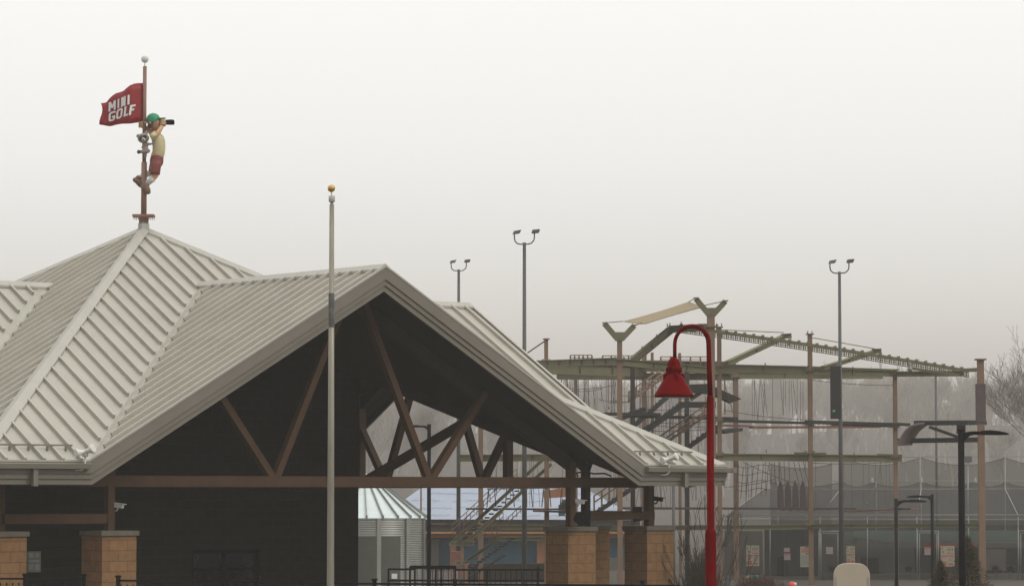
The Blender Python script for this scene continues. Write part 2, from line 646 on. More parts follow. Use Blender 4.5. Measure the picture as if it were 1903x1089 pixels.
# trusses in the four gables, posts, beams, piers
ZC = EYE + .235
for k in range(4):
    f = RT(k)
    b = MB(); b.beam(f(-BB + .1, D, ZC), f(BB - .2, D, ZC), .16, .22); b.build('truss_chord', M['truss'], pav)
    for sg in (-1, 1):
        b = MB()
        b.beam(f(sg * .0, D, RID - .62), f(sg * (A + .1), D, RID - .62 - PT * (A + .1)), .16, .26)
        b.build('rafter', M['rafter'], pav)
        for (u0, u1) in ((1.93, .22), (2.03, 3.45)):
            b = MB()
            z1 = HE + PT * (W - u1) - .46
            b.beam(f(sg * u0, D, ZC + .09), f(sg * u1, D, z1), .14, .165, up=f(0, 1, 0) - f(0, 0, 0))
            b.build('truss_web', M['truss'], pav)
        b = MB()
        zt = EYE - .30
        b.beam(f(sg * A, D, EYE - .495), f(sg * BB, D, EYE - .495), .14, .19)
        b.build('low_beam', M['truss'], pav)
        # gable post
        b = MB()
        b.box(f(sg * A, D, (EYE - .73 + HE + PT * (W - A) - .55) / 2), .15, .17, (HE + PT * (W - A) - .55) - (EYE - .73), (EV, NV, ZV))
        b.build('post', M['truss'], pav)
    # corner post
    b = MB()
    b.box(f(BB, D - .1, (EYE - .73 + HE - .2) / 2), .17, .17, HE - .2 - (EYE - .73), (EV, NV, ZV))
    b.build('post', M['truss'], pav)
    for u in (-A, A, BB):
        b = MB()
        md = D if u != BB else D - .1
        b.box(f(u, md, (EYE - .83) / 2), .78, .78, EYE - .83, (EV, NV, ZV))
        po = b.build('block_pier', M['pier'], pav, bevel=.008)
        b = MB()
        b.box(f(u, md, EYE - .78), .86, .86, .10, (EV, NV, ZV))
        b.build('pier_cap', M['cap'], po, bevel=.01)
    if k == 3:
        for t in (-2.95, 3.05):
            b = MB()
            b.box(f(t, D, (ZC + H(2.95, D) - .4) / 2), .19, .16, H(2.95, D) - .4 - ZC, (EV, NV, ZV))
            b.build('truss_strut', M['truss'], pav)
bb = MB(); bb.beam(B(4.2, 3.0, ZC + .08), B(7.6, 3.0, EYE + 1.95), .15, .2); bb.build('roof_brace', M['truss'], pav)

# dark block core with a doorway
KM, KU0, KU1 = 3.2, -6.9, 3.78
DU0, DU1, DZ = -.66, 1.10, EYE - 1.24
def core_wall(pts_fn, a0, a1, thick_vec, hole=None):
    b = MB()
    N = 24
    def quad(x0, x1, z0a, z1a, z0b, z1b):
        b.prism([pts_fn(x0, z0a), pts_fn(x1, z0b), pts_fn(x1, z1b), pts_fn(x0, z1a)], thick_vec)
    xs = [a0 + (a1 - a0) * i / N for i in range(N + 1)]
    if hole: xs = sorted(xs + [hole[0], hole[1]])
    for x0, x1 in zip(xs, xs[1:]):
        if x1 - x0 < 1e-5: continue
        p0, p1 = pts_fn(x0, None), pts_fn(x1, None)
        zb = hole[2] if hole and x0 >= hole[0] - 1e-5 and x1 <= hole[1] + 1e-5 else 0
        quad(x0, x1, zb, p0, zb, p1)
    return b
def front(u, z):
    if z is None: return H(u, KM) - .37
    return B(u, KM, z)
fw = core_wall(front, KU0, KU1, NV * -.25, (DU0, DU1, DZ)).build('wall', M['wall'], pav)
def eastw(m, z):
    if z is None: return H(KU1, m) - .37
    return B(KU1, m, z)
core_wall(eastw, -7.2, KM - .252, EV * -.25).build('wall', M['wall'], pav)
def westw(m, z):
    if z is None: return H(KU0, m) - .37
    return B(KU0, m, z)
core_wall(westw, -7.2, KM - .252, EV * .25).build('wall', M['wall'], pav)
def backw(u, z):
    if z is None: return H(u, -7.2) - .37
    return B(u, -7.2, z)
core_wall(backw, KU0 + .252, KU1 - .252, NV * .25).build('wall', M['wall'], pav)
# double door
b = MB()
for u in (DU0 + .04, DU1 - .04, (DU0 + DU1) / 2):
    b.box(B(u, KM - .12, DZ / 2), .08, .08, DZ, (EV, NV, ZV))
b.box(B((DU0 + DU1) / 2, KM - .125, DZ - .04), DU1 - DU0 - .16, .07, .08, (EV, NV, ZV))
b.box(B((DU0 + DU1) / 2, KM - .125, DZ - .42), DU1 - DU0 - .16, .07, .06, (EV, NV, ZV))
dd = b.build('door', M['blackm'], pav)
for u in ((DU0 + DU1) / 2 - .44, (DU0 + DU1) / 2 + .44):
    b = MB(); b.box(B(u, KM - .13, DZ / 2 - .03), .79, .02, DZ - .08, (EV, NV, ZV)); b.build('glass_pane', M['glass'], dd)
    b = MB(); b.tube([B(u + (.3 if u < .2 else -.3), KM - .05, .95), B(u + (.3 if u < .2 else -.3), KM - .05, 1.3)], .015); b.build('handle', M['galv'], dd)
b = MB(); b.box(B(DU1 - .35, KM - .10, .85), .22, .02, .16, (EV, NV, ZV)); tag(b.build('notice', M['inkgrey']), 'small grey notice taped low on the dark double door', 'notice')
# doubled interior detail: wall poster
def poster(name, c, ax, w_, h_, base, blocks, label, cat='poster', group=None):
    """flat board with coloured ink blocks: (x, y, w, h, material) in fractions, y from the top"""
    b = MB(); b.box(c, w_, .03, h_, ax)
    t = empty(name, c, label, cat, group)
    b.build('board', base, t)
    groups = {}
    for (x, y, ww, hh, mk) in blocks: groups.setdefault(mk, []).append((x, y, ww, hh))
    for mk, L in groups.items():
        b = MB()
        for x, y, ww, hh in L:
            b.box(V(c) + ax[0] * ((x + ww / 2 - .5) * w_) + ax[2] * ((.5 - y - hh / 2) * h_) + ax[1] * .0165, ww * w_, .005, hh * h_, ax)
        b.build('print', M[mk], t)
    return t
bax = (EV, NV, ZV)
poster('wall_poster', B(-4.62, KM + .03, 1.96), bax, .33, .44, mat('grey_green_paper', (.16, .17, .13), .6),
       [(.1, .06, .35, .25, 'inkgrey'), (.55, .08, .3, .2, 'inkgrey'), (.1, .4, .8, .12, 'inkgrey'), (.1, .6, .35, .3, 'inkgrey'), (.55, .6, .35, .3, 'inkgrey')],
       'pale poster on the dark wall behind the two left block piers')

# ------------------------------------------------------------------ things mounted on the pavilion
def eave_flood(c, sx_, label):
    t = empty('eave_floodlight', c, label, 'floodlight', 'floodlights on the pavilion eave')
    a = V((sx_, 0, 0))
    b = MB()
    b.tube([c + V((0, 0, -.16)) - a * .32, c + V((0, 0, -.15)) - a * .06, c + V((0, 0, -.10)), c + V((0, 0, .14))], .018)
    b.build('conduit', M['white'], t)
    b = MB(); b.box(c + V((0, 0, .14)), .11, .09, .08); b.build('junction_box', M['collar'], t, bevel=.01)
    for s in (-1, 1):
        b = MB()
        d = V((.8 * s + .1, -.45, .35 if s > 0 else -.12)).normalized() if sx_ > 0 else V((.7 * s, -.5, .25 if s < 0 else -.25)).normalized()
        x_ = d.cross(ZV).normalized(); y_ = d.cross(x_)
        base = c + V((0, 0, .19))
        b.lathe([(.03, 0), (.045, .03), (.05, .10), (.085, .17), (.09, .20), (.08, .205), (.001, .19)], base, 16, (x_, y_, d))
        b.build('lamp_head', M['white'], t)
eave_flood(B(-W - .15, S + .15, HE + .02), 1, 'twin headed floodlight on the left end of the eave gutter')
eave_flood(B(W + .62, S + .15, HE - .02), 1, 'twin headed floodlight on the right eave above the downspout')

def sec_cam(c, side, m, label, grp='security cameras on the pavilion posts'):
    t = empty('security_camera', c, label, 'security camera', grp)
    b = MB()
    b.tube([c, c + V((side * .10, -.05, 0)), c + V((side * .13, -.06, .06))], .018)
    b.lathe([(.05, -.01), (.05, .01), (.001, .012)], c, 12, (V((0, 1, 0)), V((0, 0, 1)), V((side, 0, 0))))
    b.build('bracket', m, t)
    b = MB(); d = V((side * .9, -.4, -.12)).normalized()
    x_ = d.cross(ZV).normalized()
    b.beam(c + V((side * .02, -.06, .11)), c + V((side * .02, -.06, .11)) + d * .24, .085, .08)
    b.build('housing', m, t, bevel=.012)
    b = MB(); b.beam(c + V((side * .02, -.06, .157)) - d * .02, c + V((side * .02, -.06, .157)) + d * .29, .10, .012); b.build('sun_shield', m, t)
sec_cam(B(-A + .09, D - .05, EYE - .34), 1, M['white'], 'white security camera on the left gable post above its block pier')
sec_cam(B(A + .10, D - .03, EYE - .28), 1, M['white'], 'white security camera on the right gable post beside the black loudspeaker')
sec_cam(B(BB + .1, D - .12, EYE - .23), 1, M['blackm'], 'black security camera on the outer face of the right corner post')
# loudspeaker and dark box
c = P(1084, 963, 68.0)
t = empty('loudspeaker', c, 'large black loudspeaker between the two dark posts above the right gable pier', 'loudspeaker')
b = MB(); b.prism([c + V((-.16, 0, .12)), c + V((.16, 0, .17)), c + V((.15, 0, -.17)), c + V((-.12, 0, -.14)), c + V((-.22, 0, -.02))], (0, .25, 0)); b.build('cabinet', M['blackm'], t, bevel=.015)
b = MB(); b.box(c + V((0, .27, 0)), .06, .12, .08); b.build('bracket', M['black'], t)
c = P(1184, 955, 69.0)
t = empty('junction_cabinet', c, 'small dark box clamped over the low brown beam beside the right corner post', 'utility box')
b = MB(); b.box(c + V((0, 0, .10)), .20, .18, .13); b.build('cabinet', M['blackm'], t, bevel=.01)
b = MB(); b.prism([c + V((-.09, -.09, -.10)), c + V((.11, -.09, -.10)), c + V((.11, -.09, -.14)), c + V((-.09, -.09, -.17))], (0, .18, 0)); b.build('bracket', M['black'], t)
# loose cable on the chord
b = MB(); b.tube([B(6.05, D, ZC + .13), B(6.0, D, ZC + .2), B(6.2, D, ZC + .24), B(6.5, D, ZC + .19), B(6.8, D, ZC + .20), B(7.0, D, ZC + .14)], .018)
tag(b.build('cable', M['blackm']), 'black cable looped on the truss chord near the right eave', 'cable')

# ------------------------------------------------------------------ roof pole with sign and statues
AY = CY
ap = B(0, 0, TOP)
t = empty('roof_mast', ap, 'brown painted mast with white ball finial standing on the roof apex', 'mast')
XC = ap.x
def zz(v, Y=AY): return P(267, v, Y).z
b = MB(); b.box((XC, AY, (zz(431) + zz(417)) / 2), px(21, AY) * .72, px(21, AY) * .72, zz(417) - zz(434), bax); b.build('collar', M['collar'], t)
b = MB(); b.box((XC, AY, (zz(418) + zz(404)) / 2), px(18, AY) * .72, px(18, AY) * .72, zz(403) - zz(418), bax); b.build('base_block', M['brownsteel'], t)
b = MB(); b.tube([(XC, AY, zz(404)), (XC, AY, zz(302))], px(5.3, AY), 16); b.tube([(XC, AY, zz(303)), (XC, AY, zz(124))], px(3.6, AY), 16); b.build('pole', M['brownsteel'], t)
b = MB()
b.box((XC, AY, zz(401.5)), px(40, AY), .32, px(4.5, AY))
for i in range(12): b.box((XC - px(18, AY) + i * px(3.3, AY), AY - .15, zz(406)), .012, .012, .05)
for i in range(12): b.box((XC - px(18, AY) + i * px(3.3, AY), AY + .15, zz(406)), .012, .012, .05)
b.build('bird_spike_shelf', M['brownsteel'], t)
b = MB(); b.tube([(XC, AY, zz(125)), (XC, AY, zz(116))], .012); b.ball((XC, AY, zz(110.5)), px(7, AY)); b.build('ball_finial', M['white'], t)

# flag sign
topc = [(186.5, 191), (191, 190.5), (196, 189), (203, 180.5), (209, 176), (215, 173), (224, 172), (231, 170), (236, 166), (243, 160.5), (250, 157), (257, 155.3), (266, 155)]
botc = [(186, 231), (191, 231.5), (196, 232.5), (202, 233.5), (209, 232.5), (215, 231.4), (224, 231), (231, 231), (236, 231.4), (243, 231.2), (250, 229.6), (257, 228), (266, 225)]
def wav(u):
    s = (266 - u) / 80
    return -.16 * math.sin(s * 5.6) * min(1, s * 3)
NB = 6
def flag_pt(i, j, back):
    a, c_ = topc[i], botc[i]
    fx = a[0] + (c_[0] - a[0]) * j / NB
    if i == 0: fx += 2.6 * math.sin(math.pi * j / NB * 1.6)
    fy = a[1] + (c_[1] - a[1]) * j / NB
    p = P(fx, fy, AY)
    p.y += wav(fx) + (.035 if back else 0)
    return p
fm = MB()
n_ = len(topc)
vs = [flag_pt(i, j, bk) for bk in (0, 1) for i in range(n_) for j in range(NB + 1)]
def ix(bk, i, j): return bk * n_ * (NB + 1) + i * (NB + 1) + j
fs = []
for bk in (0, 1):
    for i in range(n_ - 1):
        for j in range(NB): fs.append((ix(bk, i, j), ix(bk, i + 1, j), ix(bk, i + 1, j + 1), ix(bk, i, j + 1)))
for i in range(n_ - 1):
    for j in (0, NB): fs.append((ix(0, i, j), ix(1, i, j), ix(1, i + 1, j), ix(0, i + 1, j)))
for i in (0, n_ - 1):
    for j in range(NB): fs.append((ix(0, i, j), ix(0, i, j + 1), ix(1, i, j + 1), ix(1, i, j)))
fm.add(vs, fs, True)
t = empty('flag_sign', (XC, AY, zz(190)), 'red wavy flag shaped sign reading MINI GOLF on the roof mast', 'sign')
fm.build('flag_board', M['flagred'], t)

def stroke_word(words, quad, Y, mm, name, parent, dy=-.022):
    (ax_, ay), (bx_, by), (cx_, cy), (dx_, dy_) = quad
    def mp_(x, y):
        tx, ty = ax_ + (bx_ - ax_) * x, ay + (by - ay) * x
        ux, uy = dx_ + (cx_ - dx_) * x, dy_ + (cy - dy_) * x
        fx = ux + (tx - ux) * y
        p = P(fx, uy + (ty - uy) * y, Y)
        p.y += wav(fx) + dy
        return p
    b = MB()
    for poly in words:
        # split long quads so they follow the wave of the board
        n = 4
        (p0, p1, p2, p3) = poly
        for i in range(n):
            def L(a, c_, t_): return (a[0] + (c_[0] - a[0]) * t_, a[1] + (c_[1] - a[1]) * t_)
            q = [L(p0, p1, i / n), L(p0, p1, (i + 1) / n), L(p3, p2, (i + 1) / n), L(p3, p2, i / n)]
            b.prism([mp_(*a) for a in q], (0, .02, 0))
    return b.build(name, mm, parent)
def vst(x0, x1, y0=0, y1=1): return ((x0, y0), (x0, y1), (x1, y1), (x1, y0))
def glyph(ch, x0, x1, w_=.085, h_=.19):
    W_ = x1 - x0
    if ch == 'I': return [vst(x0, x1)]
    if ch == 'M': return [vst(x0, x0 + w_), vst(x1 - w_, x1), ((x0, 1), ((x0 + x1) / 2 - w_ * .5, .28), ((x0 + x1) / 2 + w_ * .5, .28), (x0 + w_ * 1.1, 1)), ((x1 - w_ * 1.1, 1), ((x0 + x1) / 2 - w_ * .5, .28), ((x0 + x1) / 2 + w_ * .5, .28), (x1, 1))]
    if ch == 'N': return [vst(x0, x0 + w_), vst(x1 - w_, x1), ((x0, 1), (x1 - w_ * 1.1, 0), (x1, 0), (x0 + w_ * 1.1, 1))]
    c = W_ * .22
    if ch in 'OG':
        L = [vst(x0, x0 + w_, .16, .84), ((x0 + c, 1 - h_), (x0 + c, 1), (x1 - c, 1), (x1 - c, 1 - h_)), ((x0 + c, 0), (x0 + c, h_), (x1 - c, h_), (x1 - c, 0)),
             ((x0, .84), (x0 + c, 1), (x0 + c, 1 - h_), (x0 + w_, .76)), ((x0, .16), (x0 + c, 0), (x0 + c, h_), (x0 + w_, .24))]
        if ch == 'O': L += [vst(x1 - w_, x1, .16, .84), ((x1, .84), (x1 - c, 1), (x1 - c, 1 - h_), (x1 - w_, .76)), ((x1, .16), (x1 - c, 0), (x1 - c, h_), (x1 - w_, .24))]
        else: L += [vst(x1 - w_, x1, .16, .52), ((x1 - W_ * .52, .52 - h_), (x1 - W_ * .52, .52), (x1, .52), (x1, .52 - h_)), ((x1 - c, 1 - h_), (x1 - c, 1), (x1, .9), (x1, .9 - h_ * .8)), ((x1, .16), (x1 - c, 0), (x1 - c, h_), (x1 - w_, .24))]
        return L
    if ch == 'L': return [vst(x0, x0 + w_), ((x0, 0), (x0, h_), (x1, h_), (x1, 0))]
    if ch == 'F': return [vst(x0, x0 + w_), ((x0, 1 - h_), (x0, 1), (x1, 1), (x1, 1 - h_)), ((x0, .42), (x0, .42 + h_), (x1 - W_ * .12, .42 + h_), (x1 - W_ * .12, .42))]
for ch, x0, x1 in (('M', -.02, .34), ('I', .44, .53), ('N', .63, .86), ('I', .96, 1.05)):
    stroke_word(glyph(ch, x0, x1, .095), [(201.5, 189.5), (240.5, 178.5), (240.0, 196.5), (201.0, 206.5)], AY, M['letter'], 'lettering', t)
for ch, x0, x1 in (('G', 0, .27), ('O', .31, .57), ('L', .63, .80), ('F', .84, 1.03)):
    stroke_word(glyph(ch, x0, x1, .078), [(201, 208.5), (251.5, 195.5), (248.5, 214.5), (200, 226)], AY, M['letter'], 'lettering', t)

# boy statue
def Q(zx, zy, dy=0.0):
    p = P(240 + zx / 6.41, 200 + zy / 6.406, AY)
    p.y += dy
    return p
k_ = 1 / 521.0
st = empty('boy_statue', Q(220, 1000), 'painted statue of a boy in green cap climbing the roof mast and looking through binoculars', 'statue')
hd = Q(318, 205, -.02)
body = skin('body', [
    [(Q(334, 560), 52 * k_), (Q(352, 470), 52 * k_), (Q(338, 360), 52 * k_), (Q(318, 300), 40 * k_), (Q(315, 262), 36 * k_)],
    # far arm to the mast
    [2, (Q(290, 330, .08), 42 * k_), (Q(235, 270, .10), 30 * k_), (Q(190, 222, .07), 26 * k_)],
    # near arm: shoulder, elbow, wrist
    [2, (Q(300, 345, -.13), 46 * k_), (Q(325, 350, -.20), 34 * k_), (Q(372, 285, -.17), 30 * k_), (Q(402, 220, -.10), 25 * k_)],
    # near leg
    [0, (Q(310, 640, -.07), 62 * k_), (Q(315, 730, -.10), 50 * k_), (Q(325, 820, -.10), 40 * k_), (Q(285, 850, -.10), 33 * k_), (Q(225, 905, -.08), 26 * k_)],
    # far leg
    [0, (Q(300, 650, .07), 58 * k_), (Q(270, 740, .10), 48 * k_), (Q(255, 775, .10), 36 * k_), (Q(190, 800, .08), 32 * k_), (Q(125, 830, .06), 26 * k_)],
], M['skinp'], st)
b = MB()
b.lathe([(max(.001, 76 * k_ * math.sin(math.pi * i / 12) * (1 if i > 6 else .92)), -88 * k_ * math.cos(math.pi * i / 12)) for i in range(13)], hd, 20)
b.ball(Q(382, 215, -.02), 14 * k_, 8)      # nose
b.ball(Q(258, 195, -.15), 18 * k_, 8)      # ear
b.lathe([(.001, -.02), (.03, 0), (.001, .02)], Q(365, 250, -.06), 10)   # mouth
b.build('head', M['skinface'], st)
# fingers: near hand round the binoculars, far hand on the mast
b = MB()
b.ball(Q(403, 185, -.07), 34 * k_, 12)
for i in range(4):
    y0 = 160 + i * 16
    b.tube([Q(385 - i * 2, y0, -.12), Q(412, y0 - 3, -.15), Q(438, y0, -.10), Q(436, y0 + 2, -.03)], [10 * k_, 11 * k_, 10 * k_, 8 * k_], 7)
b.tube([Q(395, 215, -.10), Q(420, 225, -.06), Q(438, 212, -.03)], [11 * k_, 11 * k_, 8 * k_], 7)
b.ball(Q(160, 212, .04), 36 * k_, 12)
for i in range(4):
    y0 = 182 + i * 17
    b.tube([Q(185, y0, .08), Q(150, y0 - 2, -.06), Q(122, y0, -.03), Q(126, y0, .05)], [12 * k_, 12 * k_, 11 * k_, 9 * k_], 7)
b.tube([Q(180, 205, 0), Q(200, 180, -.06), Q(212, 176, -.05)], [12 * k_, 11 * k_, 8 * k_], 7)
b.build('hands', M['skinp'], st)
def oval(b, pts, radii, n=20):
    """closed loft of horizontal ovals; radii (half width, half depth)"""
    vs = []
    for p, (rx, ry) in zip(pts, radii):
        for k in range(n):
            a = 2 * math.pi * k / n
            vs.append(p + V((rx * k_ * math.cos(a), ry * k_ * math.sin(a), 0)))
    fs = [(i * n + k, i * n + (k + 1) % n, (i + 1) * n + (k + 1) % n, (i + 1) * n + k) for i in range(len(pts) - 1) for k in range(n)]
    b.add(vs, fs, True)
    m_ = len(b.v) - len(vs)
    b.f += [tuple(m_ + k for k in range(n))[::-1], tuple(m_ + (len(pts) - 1) * n + k for k in range(n))]
    b.sm += [True, True]
b = MB()
oval(b, [Q(340, 606), Q(345, 590), Q(352, 540), Q(356, 470), Q(350, 400), Q(340, 345), Q(326, 308), Q(318, 285)],
     [(60, 70), (68, 82), (74, 90), (78, 96), (80, 100), (74, 104), (50, 72), (30, 34)])
b.tube([Q(318, 330, -.12), Q(302, 352, -.20), Q(318, 378, -.23)], [46 * k_, 46 * k_, 40 * k_], 14)
b.tube([Q(315, 325, .10), Q(280, 312, .14), Q(255, 290, .13)], [44 * k_, 42 * k_, 38 * k_], 14)
b.tube([Q(312, 300, -.01), Q(314, 276, -.02)], [44 * k_, 36 * k_], 14)
b.build('shirt', M['shirt'], st)
b = MB()
oval(b, [Q(338, 572), Q(334, 590), Q(328, 620), Q(326, 665), Q(324, 700)], [(70, 84), (76, 92), (82, 98), (80, 98), (62, 84)])
b.tube([Q(330, 640, -.09), Q(322, 700, -.11), Q(318, 770, -.12), Q(316, 806, -.12)], [62 * k_, 66 * k_, 60 * k_, 57 * k_], 16)
b.tube([Q(310, 650, .08), Q(290, 700, .11), Q(276, 755, .12), Q(272, 772, .12)], [62 * k_, 60 * k_, 54 * k_, 52 * k_], 16)
b.build('shorts', M['shorts'], st)
b = MB(); b.tube([Q(292, 845, -.10), Q(262, 872, -.095), Q(215, 912, -.08)], [44 * k_, 40 * k_, 33 * k_], 14); b.build('sock', M['sock'], st)
b = MB(); b.tube([Q(228, 775, .09), Q(180, 802, .08), Q(118, 838, .06)], [38 * k_, 40 * k_, 31 * k_], 14); b.build('sock', M['sock'], st)
b = MB(); b.tube([Q(222, 898, -.08), Q(205, 925, -.085), Q(200, 965, -.09), Q(222, 998, -.10), Q(248, 1012, -.10), Q(262, 1014, -.10)], [30 * k_, 42 * k_, 50 * k_, 48 * k_, 32 * k_, 10 * k_], 16)
b.tube([Q(150, 925, -.06), Q(175, 960, -.08), Q(215, 1010, -.09)], [18 * k_, 30 * k_, 34 * k_], 12); b.build('boot', M['shoe'], st)
b = MB(); b.tube([Q(38, 858, .05), Q(52, 858, .05), Q(85, 862, .05), Q(120, 885, .045), Q(142, 925, .04), Q(150, 950, .04)], [8 * k_, 26 * k_, 40 * k_, 46 * k_, 38 * k_, 16 * k_], 16)
b.tube([Q(125, 825, .06), Q(105, 850, .05)], [36 * k_, 40 * k_], 12); b.build('boot', M['shoe'], st)
# cap with brim
b = MB()
cc = Q(290, 160, -.02)
b.lathe([(82 * k_, -20 * k_), (84 * k_, 5 * k_), (80 * k_, 35 * k_), (66 * k_, 62 * k_), (42 * k_, 82 * k_), (14 * k_, 91 * k_), (.001, 92 * k_)], cc, 24,
        (V((1, 0, .1)).normalized(), V((0, 1, 0)), V((-.1, 0, 1)).normalized()))
q = []
for i in range(9):
    a = math.pi * (i / 8 - .5)
    q.append(cc + V(((60 + 88 * math.cos(a)) * k_ if abs(a) < 1.5 else 55 * k_, 70 * k_ * math.sin(a), (15 + 12 * math.cos(a)) * k_)))
b.prism(q, (0, 0, .018))
b.build('cap', M['capg'], st)
b = MB()
b.lathe([(74 * k_, -48 * k_), (80 * k_, -25 * k_), (80 * k_, 10 * k_)], Q(300, 195, -.02), 20)
b.v = [v if v.x < Q(285, 0).x else V((Q(285, 0).x, v.y * .9 + hd.y * .1, v.z)) for v in b.v]
b.build('hair', M['hair'], st)
b = MB()
for dy in (-.06, .05):
    b.lathe([(.001, 0), (20 * k_, 0), (22 * k_, 20 * k_), (27 * k_, 60 * k_), (30 * k_, 110 * k_), (27 * k_, 150 * k_), (22 * k_, 152 * k_), (.001, 145 * k_)], Q(385, 177, dy), 14,
            (V((0, 1, 0)), V((0, 0, 1)), V((1, 0, 0))))
b.beam(Q(440, 177, -.06), Q(440, 177, .05), .05, .05)
b.build('binoculars', M['black'], st)
b = MB(); b.box(Q(285, 292, -.20), 16 * k_, .02, 30 * k_); b.build('sleeve_patch', M['shorts'], st)
b = MB(); b.box(Q(395, 400, -.10), 40 * k_, .06, 36 * k_); b.build('shirt_pocket', M['shirt'], st, bevel=.01)

# raccoon statue
rs = empty('raccoon_statue', Q(185, 560), 'grey painted raccoon statue clinging to the roof mast behind the boy', 'statue')
skin('body', [
    [(Q(195, 500, -.12), 42 * k_), (Q(200, 450, -.12), 34 * k_), (Q(198, 420, -.12), 28 * k_)],
    [0, (Q(185, 540, -.14), 34 * k_), (Q(135, 538, -.16), 22 * k_)],
    [0, (Q(215, 530, -.12), 32 * k_), (Q(262, 530, -.14), 20 * k_)],
    [1, (Q(240, 445, -.13), 16 * k_), (Q(290, 440, -.14), 12 * k_)],
    [1, (Q(172, 460, -.15), 16 * k_), (Q(168, 500, -.17), 13 * k_)],
], M['fur'], rs)
b = MB()
hc = Q(178, 375, -.15)
b.lathe([(max(.001, 70 * k_ * math.sin(math.pi * i / 12)), -60 * k_ * math.cos(math.pi * i / 12)) for i in range(13)], hc, 18)
for zx, zy in ((116, 350), (208, 315)):
    b.lathe([(.001, -20 * k_), (24 * k_, -8 * k_), (22 * k_, 8 * k_), (11 * k_, 22 * k_), (.001, 28 * k_)], Q(zx, zy, -.13), 10)
b.build('head', M['fur'], rs)
b = MB()
for zx, zy in ((158, 382), (204, 362)):
    b.ball(Q(zx, zy, -.262), 24 * k_, 10)
b.ball(Q(188, 405, -.325), 11 * k_, 8)
b.ball(Q(128, 540, -.19), 24 * k_, 8)
b.build('mask', M['furdark'], rs)
b = MB(); b.ball(Q(188, 400, -.275), 25 * k_, 10)
b.tube([Q(138, 356, -.265), Q(175, 340, -.283), Q(215, 336, -.262)], 8 * k_, 6)
b.build('muzzle', M['furpale'], rs)
b = MB(); b.tube([Q(200, 545, -.1), Q(195, 585, -.08), Q(192, 615, -.04)], [18 * k_, 20 * k_, 10 * k_], 8); b.build('tail', M['fur'], rs)

# ------------------------------------------------------------------ flagpole
FY = 49.0
t = empty('flagpole', (P(617, 916, FY).x, FY, 0), 'weathered aluminium flagpole with gold ball in front of the gable', 'flagpole')
X0 = P(615.5, 700, FY).x
zt = P(615, 380, FY).z
b = MB()
b.tube([(X0, FY, 0), (X0, FY, 1.8), (X0, FY, 4.0), (X0, FY, zt)], [px(7.2, FY), px(6.8, FY), px(6.0, FY), px(4.4, FY)], 20)
b.build('pole', M['alu'], t)
b = MB(); b.tube([(X0, FY, P(0, 608, FY).z), (X0, FY, P(0, 545, FY).z)], px(5.62, FY), 20, False); b.build('dark_band', M['aludark'], t)  # darker tone on one stretch of the upper pole
b = MB(); b.lathe([(px(2, FY), P(0, 380, FY).z), (px(4, FY), P(0, 376, FY).z), (px(5.6, FY), P(0, 375, FY).z), (px(6, FY), P(0, 374.5, FY).z), (px(6, FY), P(0, 364.5, FY).z), (px(5, FY), P(0, 364, FY).z), (.001, P(0, 364, FY).z)], (X0, FY, 0), 16); b.build('truck', M['collar'], t)
b = MB(); b.tube([(X0 - .005, FY, P(0, 365, FY).z), (X0 - .005, FY, P(0, 356, FY).z)], .008); b.ball((X0 - .008, FY, P(0, 350.5, FY).z), px(7, FY)); b.build('ball_finial', M['gold'], t)

# ------------------------------------------------------------------ red gooseneck lamp
LY = 39.0
t = empty('gooseneck_street_lamp', (P(1321, 916, LY).x, LY, 0), 'red gooseneck street lamp with bell shade', 'street lamp')
b = MB()
arc = [P(1254, 666, LY), P(1254, 650, LY)]
cx0, cy0, rr_ = 1285.5, 640, 31.5
for i in range(0, 19):
    a = math.pi - math.pi * i / 18
    arc.append(P(cx0 + rr_ * math.cos(a), cy0 - 33 * math.sin(a) - (2 * (i / 18)), LY))
arc += [P(1318, 680, LY), P(1320, 742, LY)]
b.tube(arc, [px(3.5, LY)] * 8 + [px(4.0, LY)] * 8 + [px(4.6, LY)] * (len(arc) - 17) + [px(5.2, LY)], 14)
b.build('gooseneck_arm', M['lampred'], t)
XL = P(1320, 800, LY).x
def lz(v): return P(0, v, LY).z
b = MB()
b.lathe([(px(3.5, LY), lz(732)), (px(5.8, LY), lz(736)), (px(6.8, LY), lz(741)), (px(7.2, LY), lz(985)), (px(8.0, LY), lz(982)), (px(9.2, LY), lz(984)), (px(10.2, LY), lz(988)), (px(10.6, LY), lz(992)), (px(10.6, LY), .03), (px(16, LY), .02), (px(16, LY), .0)], (XL, LY, 0), 24)
b.build('post', M['lampred'], t)
